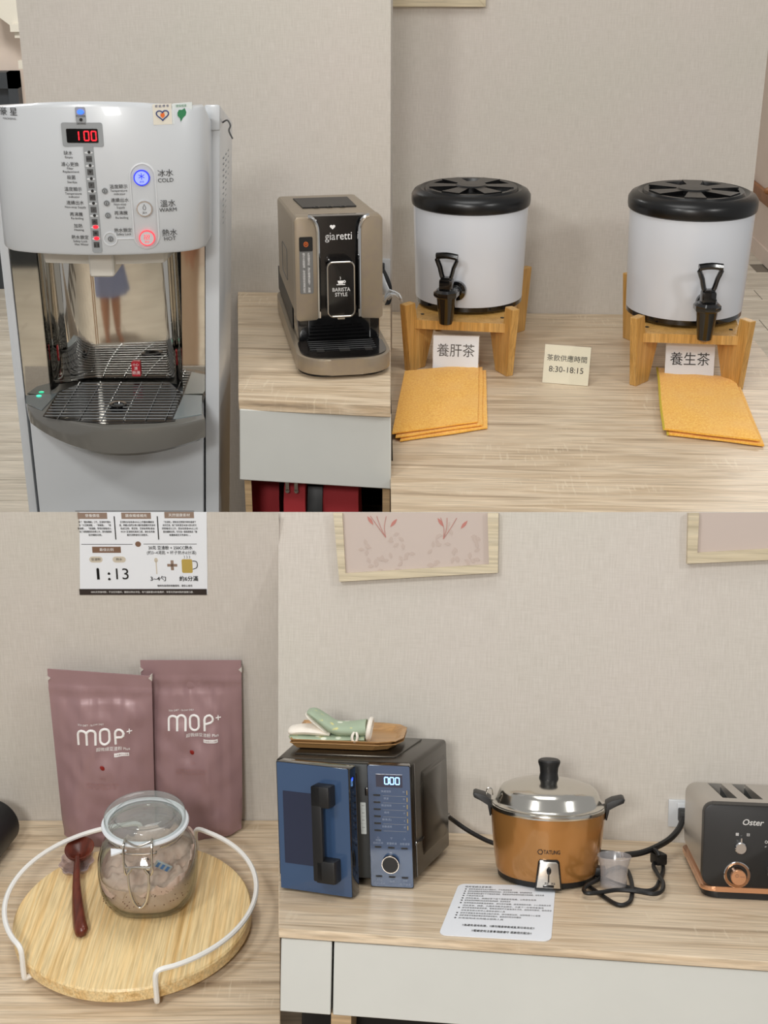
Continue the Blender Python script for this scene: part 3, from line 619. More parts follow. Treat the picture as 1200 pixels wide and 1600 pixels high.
# insulated urn
def make_urn(loc, rz, label):
    t = thing('tea_urn', label, 'urn', 'TR', loc, rz, 'white insulated tea urns with black lids')
    b = B(); b.lathe([(.12, 0), (.136, .002), (.143, .008), (.1435, .022), (.14, .024)], seg=56); mk('base_ring', b, M['black'], t)
    b = B(); b.lathe([(.14, .016), (.1435, .020), (.148, .15), (.1515, .266), (.1505, .270)], seg=56); body = mk('body', b, M['urn_white'], t)
    b = B(); b.lathe([(.1505, .262), (.1555, .266), (.157, .275), (.1565, .290), (.150, .300), (.135, .307), (.128, .305), (.122, .302), (.02, .302)], seg=56); lid = mk('lid', b, M['lid_black'], t)
    b = B(); b.lathe([(.0, .302), (.042, .302), (.042, .312), (.038, .315), (.0, .3155)], seg=32, cap=False); b.lathe([(.106, .300), (.108, .309), (.120, .3095), (.124, .302)], seg=48, cap=False)
    for k in range(6):
        a = k * pi / 3 + .3; R = Matrix.Rotation(a, 4, 'Z'); n0 = len(b.bm.verts)
        b.prism([(.036, -.014), (.036, .014), (.11, .026), (.11, -.026)], .300, .312, 'z'); b.bm.verts.ensure_lookup_table(); bmesh.ops.transform(b.bm, matrix=R, verts=b.bm.verts[n0:])
    mk('lid_spokes', b, M['lid_black'], lid)
    Ry_ = Matrix(((1, 0, 0), (0, 0, -1), (0, 1, 0)))          # lathe axis to -y
    b = B(); b.lathe([(.0, .134), (.023, .140), (.025, .146), (.025, .158), (.016, .160), (.013, .165), (.013, .2)], (.012, 0, .068), 24, Ry_); tap = mk('tap', b, M['black'], t)
    z = .068; y = -.205
    b = B(); b.lathe([(.030, z - .004), (.033, z), (.033, z + .010), (.026, z + .016)], (0, y, 0), 8, rot0=pi / 8); b.lathe([(.014, -.008), (.0175, -.006), (.026, z - .004), (.02, z)], (0, y, 0), 12, rot0=.2); mk('spout', b, M['black'], tap)
    b = B(); b.box((0, y, z + .026), (.034, .030, .036), .006); b.box((0, y, z + .042), (.024, .02, .012), .002)
    o = [(-.009, z + .043), (-.018, z + .072), (-.024, z + .098), (.024, z + .098), (.018, z + .072), (.009, z + .043)]; b.tube([(x, y, zz) for x, zz in o], .0068, 8, True, 3, .8); b.tube([(-.028, y, z + .100), (0, y, z + .103), (.028, y, z + .100)], .0085, 8, sub=3); mk('tap_lever', b, M['black'], tap)
    return t
make_urn((-.328, -.37, .1375), -.30, 'white insulated tea urn with black lid on the left bamboo stand')
u2 = copy_thing([o for o in C.objects if o.name == 'tea_urn'][0], 'TR', (.236, -.463, .1375), .10, 'white insulated tea urn with black lid on the right bamboo stand', 1.045)
# table cards in clear holders
def card(px, w, h, label, paper, lines, yaw, z0=.002):
    t = thing('table_card', label, 'card', 'TR', px, yaw, 'small printed cards on the tea counter'); R = Matrix.Rotation(radians(-14), 4, 'X')
    b = B(); b.box((0, .0, h / 2), (w, .0012, h)); b.bm.transform(R); pp = mk('paper', b, M[paper], t)
    b = B()
    for s, x, z, sz, wd, bo in lines: b.text(s, (x, -.0011, z), sz, width=wd, bold=bo)
    b.bm.transform(R); mk('printed_words', b, M['ink'], pp)
    b = B(); b.box((0, -.0026, h / 2 + .001), (w + .004, .0008, h + .003)); b.box((0, .0026, h / 2 + .001), (w + .004, .0008, h + .003)); b.bm.transform(R)
    b.prism([(0.027, h * .95), (.028, h * .95), (.052, 0), (.051, 0)], -w / 2, w / 2, 'x'); mk('clear_holder', b, M['acrylic'], t)
tx = (-.362, -.585, .001); card(tx, .118, .098, 'white card printed 養肝茶 before the left tea urn', 'paper', [('養肝茶', 0, .058, .036, .098, .004)], radians(-3))
tx = (.238, -.625, .001); card(tx, .124, .098, 'white card printed 養生茶 before the right tea urn', 'paper', [('養生茶', 0, .056, .036, .100, .004)], radians(-2))
tx = (-.081, -.658, .001); card(tx, .117, .098, 'cream card of serving hours between the two tea urns', 'cream', [('茶飲供應時間', 0, .064, .0175, .102, .0), ('8:30-18:15', 0, .036, .021, .088, .0)], radians(-12))
# folded towels
def towel(cn, label, layers, th, loc, mats=('towel', 'towel'), seam=None):
    t = thing('folded_towel', label, 'towel', 'TR', loc, 0, 'orange microfibre cloths on the tea counter')
    P = [Vector((*c[:2], 0)) - Vector((*loc[:2], 0)) for c in cn]
    n = 14
    for k in range(layers):
        top = k == layers - 1; b = B(); rng = random.Random(k * 7 + int(loc[0] * 100)); sh = Vector(((.010 * (layers - 1 - k)), -.004 * (layers - 1 - k) + .002 * k, 0))
        def pt(u, v, z):
            # rounded rectangle sheet with soft edges
            q = P[0] * (1 - u) * (1 - v) + P[1] * u * (1 - v) + P[2] * u * v + P[3] * (1 - u) * v + sh
            w = noise.noise(Vector((u * 2.2 + k, v * 2.2, loc[0] * 9))) * .006; return Vector((q.x + w * .5, q.y + w, z))
        G = []
        for i in range(n + 1):
            row = []
            for j in range(n + 1):
                u, v = i / n, j / n; e = min(u, 1 - u, v, 1 - v); soft = min(1, e / .06); z = k * th + th * (.70 + .30 * sqrt(max(0, 1 - (1 - soft) ** 2))) + .0035 * noise.noise(Vector((u * 4, v * 4, k * 3.1))) * soft + .0012
                row.append((pt(u, v, z), pt(u, v, k * th + th * (.25 - .24 * sqrt(max(0, 1 - (1 - soft) ** 2))) + .0012)))
            G.append(row)
        vt = [[b.bm.verts.new(c[0]) for c in r] for r in G]; vb = [[b.bm.verts.new(c[1]) for c in r] for r in G]
        for i in range(n):
            for j in range(n):
                b.bm.faces.new((vt[i][j], vt[i + 1][j], vt[i + 1][j + 1], vt[i][j + 1])); b.bm.faces.new((vb[i][j], vb[i][j + 1], vb[i + 1][j + 1], vb[i + 1][j]))
        ed = [(i, 0) for i in range(n)] + [(n, j) for j in range(n)] + [(i, n) for i in range(n, 0, -1)] + [(0, j) for j in range(n, 0, -1)]
        for (i, j), (i2, j2) in zip(ed, ed[1:] + ed[:1]): b.bm.faces.new((vt[i][j], vt[i2][j2], vb[i2][j2], vb[i][j]))
        bmesh.ops.remove_doubles(b.bm, verts=b.bm.verts, dist=.0003); o = mk('cloth_layer', b, M['towel'], t, smooth=60)
        if seam and k in (0, layers - 1):
            b = B(); b.tube([pt(0, v / 8, k * th + th * .62) - Vector((.001, 0, 0)) for v in range(9)] , .0032, 6); mk('hem', b, M['hem'], o)
    return t
t1 = towel([(-0.4916, -0.6198, 0), (-0.2997, -0.5534, 0), (-0.3089, -0.9891, 0), (-0.5102, -1.0814, 0)], 'folded orange towel by the left tea urn, cut short at the left', 3, .0062, (-.39, -.81, 0))
b = B(); b.box((.075, .0, .012), (.018, .010, .004), .001); mk('white_tag', b, M['white'], t1)
towel([(0.1667, -0.5596, 0), (0.3507, -0.6345, 0), (0.3275, -1.0811, 0), (0.1209, -1.0168, 0)], 'plush orange towel with lime hem by the right tea urn', 2, .0095, (.235, -.82, 0), seam=1)
# picture frames
def frame(pan, pts, label, fw, depth, art=True):
    (x0, z0), (x1, z1) = pts; t = thing('picture_frame', label, 'picture', pan, ((x0 + x1) / 2, 0, (z0 + z1) / 2)); cx, cz = (x0 + x1) / 2, (z0 + z1) / 2; W2, H2 = (x1 - x0) / 2, (z1 - z0) / 2
    b = B()
    for pr in ([(-W2, -H2), (W2, -H2), (W2 - fw, -H2 + fw), (-W2 + fw, -H2 + fw)], [(-W2, H2), (W2, H2), (W2 - fw, H2 - fw), (-W2 + fw, H2 - fw)]): b.prism(pr, -depth, 0, 'y', .001, 1)
    fr = mk('frame', b, M['pine'], t)
    b = B()
    for s in (-1, 1): b.prism([(s * W2, -H2), (s * W2, H2), (s * (W2 - fw), H2 - fw), (s * (W2 - fw), -H2 + fw)], -depth, 0, 'y', .001, 1)
    mk('frame_side', b, M['pine'], t)
    b = B(); b.bb((-W2 + fw * .6, -depth * .45, -H2 + fw * .6), (W2 - fw * .6, -.002, H2 - fw * .6)); ar = mk('art_print', b, M['art'], t)
    if art:
        def leaf(b, x, z, a, l, w): b.prism([(x + l * (k / 6) * cos(a) - s * w * sin(pi * k / 6) * sin(a), z + l * (k / 6) * sin(a) + s * w * sin(pi * k / 6) * cos(a)) for s, ks in ((1, range(7)), (-1, range(5, 0, -1))) for k in ks], -depth * .45 - .0006 - .0001 * rng.random(), -depth * .4)
        b = B(); rng = random.Random(3)
        for k in range(11):
            x = -W2 * .7 + W2 * 1.5 * rng.random(); z = -H2 + fw * 2 + .16 * rng.random() * min(1, H2 / .1)
            for j in range(5): leaf(b, x, z, rng.random() * 6.28, .014 + .008 * rng.random(), .004)
        mk('pale_leaves', b, M['art_leaf'], ar)
        b = B()
        for sx_ in (-1, 1):
            x0_, z0_ = sx_ * W2 * .42 - .03, H2 * .1
            for j in range(3): b.tube([(x0_, -depth * .45 - .0008, z0_ - .012), (x0_ + sx_ * .004 * (j - 1), -depth * .45 - .0008, z0_ + .02), (x0_ + (j - 1) * .022, -depth * .45 - .0008, z0_ + .06)], .0006, 5, sub=3)
            leaf(b, x0_ - .006, z0_ + .012, 2.0, .022, .004); leaf(b, x0_ + .006, z0_ + .012, .8, .022, .004)
        mk('red_stems', b, M['art_line'], ar)
frame('TR', ((-.62, (-0.2924, 0, 0.8644)[2]), ((-0.2948, -0.02, 0.8692)[0], 1.25)), 'pale pine frame above the left tea urn', .03, .022)

# ---------------------------------------------------------------- lower left: powder corner
b = B(); b.prism([(-.34, -.001), ((0.3058, -0.0012, 0)[0], -.001), ((0.3508, -0.6576, 0)[0], (0.3477, -0.6576, 0)[1]), (-.34, (0.3477, -0.6576, 0)[1])], -.028, 0, 'z', .0012, 1)
solo('worktop', 'oak counter board under the round bamboo tray', 'counter', 'BL', (0, 0, 0), b, M['oak'])
b = B(); b.prism([(-.32, -.02), (.27, -.02), (.2, -.60), (-.32, -.60)], -.19, -.028, 'z'); solo('plinth_cabinet', 'plain base under the board with the bamboo tray', 'cabinet', 'BL', (0, 0, 0), b, M['oak_edge'])
# poster
pc = Vector((.0615, 0, .59)); post_ = thing('wall_poster', 'white poster on mixing the powder 1 to 13, above the mauve pouches', 'poster', 'BL', pc)
XL, XR, ZB, ZT = -.0652, .1795, .5065, .6764
def pq(px, py): return ((-0.0656, 0, 0.5064)[0] + (px - 125) * ((XR - XL) / 199.5) - (929 - py) * .00003, 0, .5064 + (929 - py) * (.17 / 129))
b = B(); b.slab([(XL, -.0015, ZB), (XR, -.0015, ZB), (XR + .006, -.0015, ZT), (XL + .012 - .0, -.0015, ZT)], (0, .0013, 0)); sheet = mk('sheet', b, M['paper'], post_, pc)
def pp(name, b, m): return mk(name, b, M[m], sheet, pc)
def prect(b, x0, y0, x1, y1, d=.0018): a, c = pq(x0, y0), pq(x1, y1); b.bb((a[0], -d, c[2]), (c[0], -.0014, a[2]))
b = B(); prect(b, 125, 919.5, 324, 929); pp('bottom_strip', b, 'dark_strip')
b = B(); prect(b, 135, 800.5, 180, 810); prect(b, 202, 800.5, 247, 810); prect(b, 268, 799.5, 313, 809); pp('heading_box', b, 'tan_print')
b = B(); prect(b, 152, 853, 196, 862.5); q = pq(223.5, 849); b.prism(disc((q[0], q[2]), .0055), -.0019, -.0014); pp('ratio_heading', b, 'brown_print')
b = B()
q = pq(273.5, 882); b.bb((q[0] - .0095, -.0019, q[2] - .0028), (q[0] + .0095, -.0014, q[2] + .0028), .0002); b.bb((q[0] - .0028, -.0019, q[2] - .0102), (q[0] + .0028, -.0014, q[2] + .0102), .0002); pp('plus_sign', b, 'tan_print')
b = B()
for px in (156, 192): q = pq(px, 873); b.prism(rrect(q[0] - .0125, q[0] + .0125, q[2] - .0062, q[2] + .0062, .006), -.0018, -.0014)
q = pq(249, 874); b.prism(disc((q[0], q[2]), .0035, 14, 1.4), -.0018, -.0014); b.bb((q[0] - .001, -.0018, q[2] - .029), (q[0] + .001, -.0014, q[2])); pp('beige_marks', b, 'beige_print')
b = B(); a, c = pq(288.5, 872.5), pq(304.5, 894); b.prism(rrect(a[0], c[0], c[2], a[2], .003), -.0019, -.0014); q = pq(306, 882); pp('mug_drawing', b, 'mustard')
b = B(); b.tube([(q[0] - .001, -.002, q[2] + .009), (q[0] + .007, -.002, q[2] + .007), (q[0] + .007, -.002, q[2] - .004), (q[0] - .001, -.002, q[2] - .008)], .0008, 5, sub=4)
for px in (293, 297, 301): q = pq(px, 869); b.tube([(q[0], -.002, q[2] - .003), (q[0] + .001, -.002, q[2]), (q[0], -.002, q[2] + .003)], .0004, 4)
for x0, x1, y in ((132, 314, 797.9), (136, 215, 849), (232, 314, 848.5)): prect(b, x0, y, x1, y + .7)
for x in (190, 256): prect(b, x, 806, x + .8, 842)
def ptx(s, px, py, sz, w=None, al='CENTER', bo=0): q = pq(px, py); b.text(s, (q[0], -.0021, q[2]), sz, align=al, width=w, bold=bo)
KX = (XR - XL) / 199.5
for s in (('20克 豆渣粉 + 250CC熱水', 273, 855, .0085, 68 * KX, 'CENTER', .02), ('(約3~4湯匙 + 杯子熱水6分滿)', 274, 862.5, .0085, 76 * KX), ('3~4勺', 250, 903.5, .0115, 24 * KX, 'CENTER', .03), ('約6分滿', 297.5, 903.5, .0115, 29 * KX, 'CENTER', .03),
          ('1', 157, 896.5, .033, None, 'CENTER', .05), (':', 174, 897.5, .033, None, 'CENTER', .04), ('13', 193, 896.5, .033, None), ('豆渣粉', 156, 873, .006), ('熱水', 192, 873, .006), ('咖啡色為現烘焦糖風味．請安心食用', 275, 914.5, .005, 54 * KX, 'CENTER', .02)): ptx(*s)
cols = ((160, ('除了「膳食纖維」之外，豆渣粉中還含', '有「大豆異黃酮」、「卵磷脂」、「植', '物甾醇」、「胺基酸」等等的營養成分，', '除了調整體質的效果之外，更有養顏美', '容的輔助功用。')), (225, ('豆渣粉含有高達40%以上的膳食纖維含', '量，再輔以我們台灣小農的無農藥天然食材', '粉(紅豆粉、黑豆粉、芝麻粉等等)增加', 'MOP+豆渣粉的風味口感，適合各年齡', '層的消費者的引用需求。')), (290, ('「豆渣粉」選取自豆漿製作時所過濾下', '來的豆渣，除了保有黃豆本身大部分的天', '然營養成分之外，更含有高達40%以上的', '膳食纖維比例，可作為一個高度飽足『膳', '食纖維補充天然食材』。')))
for cx, ls in cols:
    for i, s in enumerate(ls): ptx(s, cx, 815 + i * 5, .0047, len(s) * 2.95 * KX * (.98 if i < 4 else 1), 'CENTER', .015)
pp('poster_words', b, 'ink')
b = B(); ptx('營養價值', 157.5, 805.3, .0068); ptx('膳食纖維補充', 224.5, 805.3, .0068); ptx('天然健康素材', 290.5, 804.5, .0068); ptx('最佳比例', 174, 857.8, .0068); ptx('100%天然食材製．不含任何香料．麵粉以熱水沖泡．每勺溫靜置30秒後攪拌．享受天然食材製的健康口感．', 224, 924.5, .0045, 160 * KX); pp('white_words', b, 'white_ink')
# pouches
def pouch(loc, wt, wb, h, tz, lean, label, drop, logo_x, logo_z, lw):
    t = thing('stand_up_pouch', label, 'pouch', 'BL', loc, 0, 'mauve foil powder pouches'); sd = loc[0] * 31
    def W_(v): return (wb + (wt - wb) * min(1, v * 1.1)) / 2 * (1 - .02 * math.exp(-((v - .03) / .05) ** 2))
    def th(u, v): f = max(0, 1 - v / .84); return tz * (f ** .55) * max(0, 1 - abs(u) ** 2.4) * (1 if v > .05 else .8 + 4 * v) + .002
    def surf(x, z, back=False):
        v = min(1, max(0, z / h)); u = max(-1, min(1, x / W_(v))); y = th(u, v)
        e = max(0, 1 - abs(u) ** 6) * min(1, (1 - v) / .2) ; wr = (noise.noise(Vector((x * 16 + sd, z * 9, 1))) * .009 + noise.noise(Vector((x * 34 + z * 22 + sd, z * 18 - x * 26, 4))) * .0045) * e + (.0008 if v < .9 else 0) * sin(x * 300)
        for zz in (.868, .892): wr += .0016 * math.exp(-((v - zz) / .006) ** 2)
        return -(y + wr) + lean * z if not back else y * .35 + lean * z
    nu, nv = 28, 56; b = B(); G = []
    for k in (0, 1):
        G.append([[b.bm.verts.new((u * W_(v), surf(u * W_(v), v * h, k), v * h * (1 if v < .82 else 1) - (drop * (u + 1) / 2 * v ** 6) + .004 * (abs(u) ** 2 - 1) * (1 - v) ** 8 * 2 + .008 * (1 - v) ** 8)) for u in [-1 + 2 * i / nu for i in range(nu + 1)]] for v in [j / nv for j in range(nv + 1)]])
    for k in (0, 1):
        for j in range(nv):
            for i in range(nu): b.bm.faces.new((G[k][j][i], G[k][j][i + 1], G[k][j + 1][i + 1], G[k][j + 1][i]))
    for j in range(nv):
        for i in (0, nu): b.bm.faces.new((G[0][j][i], G[0][j + 1][i], G[1][j + 1][i], G[1][j][i]))
    for i in range(nu):
        for j in (0, nv): b.bm.faces.new((G[0][j][i], G[0][j][i + 1], G[1][j][i + 1], G[1][j][i]))
    o = mk('foil_body', b, M['pouch'], t, smooth=50)
    wf = lambda q: (q.x, surf(q.x, q.z) - .0012, q.z)
    b = B(); s = lw / .100
    def ps(b, txt, x, z, sz, w=None, bo=0, al='CENTER'): b.text(txt, (logo_x + x * s, 0, logo_z + z * s), sz * s, width=w and w * s, bold=bo, align=al, warp=wf)
    # rounded stroke letters m o p +
    def st(pts, r=.0026): b.tube([Vector(wf(Vector((logo_x + x * s, 0, logo_z + z * s)))) + Vector((0, r * .55, 0)) for x, z in pts], r * s, 8)
    def arcp(cx, cz, r, a0, a1, rz=None, n=8): return [(cx + r * cos(a0 + (a1 - a0) * i / n), cz + (rz or r) * sin(a0 + (a1 - a0) * i / n)) for i in range(n + 1)]
    st([(-.05, -.016)] + arcp(-.0415, .006, .0085, pi, 0) + [(-.033, -.016)]); st([(-.033, .006)] + arcp(-.0245, .006, .0085, pi, 0) + [(-.016, -.016)])
    st(arcp(.002, .006, .009, 0, pi) + arcp(.002, -.007, .009, pi, 2 * pi) + [(.011, .006)]); st([(.023, -.017), (.023, .006)] + arcp(.0315, .006, .0085, pi, -pi / 2 * 1.1) + [(.024, -.003)])
    st([(.046, .010), (.056, .010)], .0012); st([(.051, .005), (.051, .015)], .0012)
    ps(b, 'SOY DIET - SLOW DIET', -.024, .026, .005); ps(b, '超微細豆渣粉 Plus', .018, -.026, .0085, .066)
    q = [(logo_x + x * s, logo_z + z * s) for x, z in rrect(.020, .049, -.041, -.034, .001)]; n0 = len(b.bm.verts)
    n1 = [[b.bm.verts.new(Vector(wf(Vector((logo_x + (.020 + .029 * i / 8) * s, 0, logo_z + zz * s)))) + Vector((0, -.0006, 0))) for i in range(9)] for zz in (-.041, -.034)]
    def wv(i, j): return n1[j][i]
    for i in range(8): b.bm.faces.new((wv(i, 0), wv(i + 1, 0), wv(i + 1, 1), wv(i, 1)))
    mk('printed_logo', b, M['white_ink'], o)
    b = B(); ps(b, '日本製白山淨糖', .0345, -.0375, .0045, .026)
    for v in b.bm.verts: v.co.y -= .0016
    mk('label_words', b, M['pouch'], o)
    b = B(); q = wf(Vector((logo_x - .004 * s, 0, logo_z - .062 * s))); b.ball(q, (.0042, .0015, .0058), 10, 8, Matrix.Rotation(-.5, 3, 'Y')); mk('bean_print', b, M['bean'], o)
    b = B(); ps(b, '紅豆', -.004, -.085, .006); ps(b, '添加膳食纖維的天然飲品', -.006, -.099, .006); ps(b, '無糖天然豆渣粉沖泡飲', -.008, -.106, .006); mk('faint_words', b, M['pouch_faint'], o)
    for sx_ in (-1, 1):
        b = B(); b.prism([(sx_ * (wt / 2 + .0012), h * .935), (sx_ * (wt / 2 + .0012), h * .965), (sx_ * (wt / 2 - .005), h * .95)], lean * h - .006, lean * h + .006); mk('tear_notch', b, M['wall'], o)
    return t
pouch((.142, -.040, 0), .196, .180, .372, .036, .075, 'mauve foil pouch behind the jar, half hidden by its twin', 0, .002, .247, .096)
pouch((-.032, -.064, 0), .200, .184, .366, .036, .075, 'mauve foil pouch standing in front, left of its twin', .016, .004, .232, .098)
# round bamboo tray with wire rail
tc = Vector((.0655, -.352, 0)); tray = thing('round_tray', 'round bamboo lazy-susan tray with white wire rail', 'tray', 'BL', tc)
b = B(); b.lathe([(.10, 0), (.11, .002), (.11, .016), (.10, .018)], seg=40); mk('turntable_foot', b, M['black_mat'], tray)
b = B(); b.lathe([(.19, .0125), (.2105, .0135), (.2125, .016), (.2125, .036), (.2095, .0395), (.205, .040)], seg=96); mk('board', b, M['tray_wood'], tray, smooth=25)
def rail(pts): return [Vector(p) - tc for p in pts]
def arcr(a0, a1, n=22, r=.2225, z=.078): return [(tc.x + r * cos(radians(a0 + (a1 - a0) * i / n)), tc.y + r * sin(radians(a0 + (a1 - a0) * i / n)), z) for i in range(n + 1)]
def railset(a0, a1):
    A = arcr(a0, a1); 
    def ft(a, out=1): c, s = cos(radians(a)), sin(radians(a)); return [(tc.x + .205 * c, tc.y + .205 * s, .0135), (tc.x + .219 * c, tc.y + .219 * s, .014), (tc.x + .2225 * c, tc.y + .2225 * s, .020), (tc.x + .2225 * c, tc.y + .2225 * s, .066)]
    d = 4 if a1 > a0 else -4
    b = B(); b.tube(rail(ft(a0 - d * .2) + arcr(a0 + d * .3, a1 - d * .3) + ft(a1 + d * .2)[::-1]), .0047, 8, sub=3); mk('wire_rail', b, M['wire_white'], tray)
railset(222, 96); railset(66, -70)
# jar with powder
jc = Vector((.0905, -.312, .0403)); jar = thing('clip_top_jar', 'square clip-top glass jar half full of pinkish powder', 'jar', 'BL', jc)
def jr(prof, sup=2.7): 
    b = B(); n = 64; rot = pi / 4
    rings = []
    for r, z, k in prof:
        sp = 2 + (sup - 2) * k; rings.append([(r * cos(t) * (abs(cos(t - .05)) ** sp + abs(sin(t - .05)) ** sp) ** (-1 / sp), r * sin(t) * (abs(cos(t - .05)) ** sp + abs(sin(t - .05)) ** sp) ** (-1 / sp), z) for t in [2 * pi * i / n for i in range(n)]])
    return b.loft(rings, False)
out = [(.001, 0, 0), (.058, 0, .6), (.071, .006, 1), (.082, .025, 1), (.087, .045, 1), (.0885, .075, 1), (.087, .098, 1), (.080, .116, .7), (.069, .128, .2), (.0655, .134, 0), (.0655, .140, 0), (.068, .1415, 0), (.068, .146, 0), (.0655, .148, 0), (.0655, .155, 0), (.070, .158, 0), (.071, .161, 0)]
inn = [(r - .004, max(z, .006), k) for r, z, k in out[::-1]]
mk('glass_body', jr(out + inn), M['glass'], jar, smooth=60)
b = B(); b.lathe([(.056, .162), (.070, .163), (.0725, .166), (.0725, .176), (.071, .182), (.066, .1855), (.061, .1855), (.058, .182), (.055, .180), (.052, .1835), (.044, .1865), (.002, .1885)], seg=56, cap=False); b.lathe([(.002, .176), (.05, .174), (.056, .162)], seg=56, cap=False); mk('glass_lid', b, M['lid_glass'], jar, smooth=60)
b = B(); b.lathe([(.066, .1585), (.0765, .1585), (.078, .1615), (.0765, .1645), (.066, .1645)], seg=56, cap=False); gk = mk('rubber_seal', b, M['gasket'], jar); b = B(); b.prism([(-.048, -.078), (-.020, -.082), (-.044, -.098)], .156, .159, 'z'); mk('seal_tab', b, M['gasket'], gk)
b = B()
fy = -.0785
b.tube([(.071 * cos(t), .071 * sin(t), .150) for t in [-1.05 - 2 * pi + 2 * pi * .0 + i * (2 * pi - 1.05) / 40 + 0.0 for i in range(41)]], .0016, 6)
for s in (-1, 1): b.tube([(s * .0235, fy + .01, .172), (s * .0245, fy - .004, .168), (s * .0245, fy - .010, .148), (s * .0235, fy - .012, .118), (s * .019, fy - .010, .112)], .0021, 7, sub=3)
b.tube([(-.0235, fy + .01, .168), (0, fy - .004, .1665), (.0235, fy + .01, .168)], .002, 7, sub=4)
b.tube([(-.030, fy + .004, .150), (-.026, fy - .006, .152), (.026, fy - .006, .152), (.030, fy + .004, .150)], .0018, 7, sub=3)
for s in (-1, 1): b.tube([(s * .0255, fy - .009, .135), (s * .019, fy - .013, .126), (s * .012, fy - .016, .128), (s * .018, fy - .016, .118)], .0026, 7, sub=3)
b.tube([(-.021, fy - .013, .128), (0, fy - .016, .131), (.021, fy - .013, .128)], .0024, 7, sub=3)
b.tube([(-.018, fy - .014, .122), (-.017, fy - .018, .092), (-.011, fy - .020, .064), (0, fy - .021, .051), (.011, fy - .020, .064), (.017, fy - .018, .092), (.018, fy - .014, .122)], .0021, 8, sub=4); mk('wire_clip', b, M['steel'], jar)
b = B(); n = 96; rings = []
prof = [(.001, .0065), (.052, .0065), (.064, .012), (.075, .028), (.0815, .046), (.0840, .072)]
for r, z in prof: rings.append([(r * cos(t) * (abs(cos(t)) ** 2.7 + abs(sin(t)) ** 2.7) ** (-1 / 2.7), r * sin(t) * (abs(cos(t)) ** 2.7 + abs(sin(t)) ** 2.7) ** (-1 / 2.7), z) for t in [2 * pi * i / n for i in range(n)]])
for k in range(25):
    f = 1 - k / 24.5; ring_ = []
    for i in range(n):
        t = 2 * pi * i / n; r = .0842 * f * (abs(cos(t)) ** 2.7 + abs(sin(t)) ** 2.7) ** (-1 / 2.7); x, y = r * cos(t), r * sin(t); hh = .082 + .26 * x + .15 * y + .016 * noise.noise(Vector((x * 42, y * 42, 2))) + .009 * noise.noise(Vector((x * 95, y * 95, 7))) + .004 * noise.noise(Vector((x * 260, y * 260, 3)))
        ring_.append((x, y, min(max(hh, .05), .112)))
    rings.append(ring_)
b.loft(rings, False); solo('powder', 'pinkish beige powder heaped inside the glass jar', 'powder', 'BL', jc, b, M['powder'], kind='stuff', smooth=80)
b = B(); R = Matrix.Rotation(.5, 3, 'Y') @ Matrix.Rotation(.4, 3, 'X'); b.box((.036, -.052, .104), (.030, .003, .020), .001, R); pk = solo('desiccant_packet', 'small white and blue packet on the powder in the jar', 'packet', 'BL', jc, b, M['white'])
b = B()
for k in (-1, 0, 1): b.box(Vector((.036, -.052, .104)) + R @ Vector((k * .009, -.0017, 0)), (.005, .0006, .016), 0, R)
mk('blue_stripes', b, M['blue_print'], pk)
b = B(); rng = random.Random(5)
for k in range(60):
    a = rng.uniform(-2.6, -.5); r = .070; z = rng.uniform(.035, .066); b.ball((.0845 * cos(a) * (abs(cos(a)) ** 2.7 + abs(sin(a)) ** 2.7) ** (-1 / 2.7) * .985, .0845 * sin(a) * (abs(cos(a)) ** 2.7 + abs(sin(a)) ** 2.7) ** (-1 / 2.7) * .985, z + .012 * cos(a)), (.0011, .0011, .0008), 5, 4)
solo('powder_flecks', 'dark flecks of bran against the inside of the jar', 'powder', 'BL', jc, b, M['spoon'], kind='stuff')
# spoon on its glass rest
rc = Vector((-.062, -.212, .0403)); rest = thing('spoon_rest', 'small fluted glass dish under the wooden spoon', 'dish', 'BL', rc)
b = B(); b.loft([[((r + .002 * cos(9 * t)) * cos(t) * 1.15, (r + .002 * cos(9 * t)) * sin(t) * 1.6 - .010, z) for t in [2 * pi * i / 54 for i in range(54)]] for r, z in ((.001, .001), (.017, .001), (.023, .008), (.027, .016), (.025, .017), (.020, .009), (.014, .005), (.001, .004))], False); mk('glass_dish', b, M['rest'], rest, smooth=70)
sp = thing('wooden_spoon', 'dark red-brown wooden spoon leaning on the glass dish', 'spoon', 'BL', (-.060, -.202, .0403))
b = B(); b.loft([[(r * cos(t) * 1.0, r * sin(t) * 1.28, z + .020 + .05 * r * sin(t)) for t in [2 * pi * i / 28 for i in range(28)]] for r, z in ((.001, -.009), (.0165, -.006), (.0255, .005), (.0275, .011), (.0255, .011), (.015, .000), (.001, -.004))], False); mk('bowl', b, M['spoon'], sp, smooth=70)
rr = [.0055, .0065, .0075, .0085, .0105, .0125, .0135, .013, .007]
b = B(); b.tube([(.000, -.024, .026), (.004, -.043, .0255), (.009, -.073, .023), (.014, -.10, .020), (.022, -.135, .015), (.031, -.17, .0115), (.041, -.205, .0115), (.048, -.224, .0115), (.050, -.231, .0115)], rr, 10, flat=.8); mk('handle', b, M['spoon'], sp, smooth=60)
# black canister lying at the left edge
Rx90 = Matrix(((1, 0, 0), (0, 0, 1), (0, -1, 0))); Rz_ = Matrix.Rotation(radians(-12), 3, 'Z')
cy = thing('black_canister', 'black cylinder lying on the counter at the left picture edge', 'canister', 'BL', (-.268, -.15, .05))
b = B(); b.lathe([(.046, -.075), (.051, -.071), (.052, -.064), (.052, .07), (.048, .075)], seg=40, M=(Rz_ @ Rx90).to_4x4()); mk('body', b, M['black_mat'], cy)
b = B(); b.lathe([(.047, .0752), (.044, .0765), (.001, .0765)], seg=40, M=(Rz_ @ Rx90).to_4x4()); mk('end_cap', b, M['black'], cy)

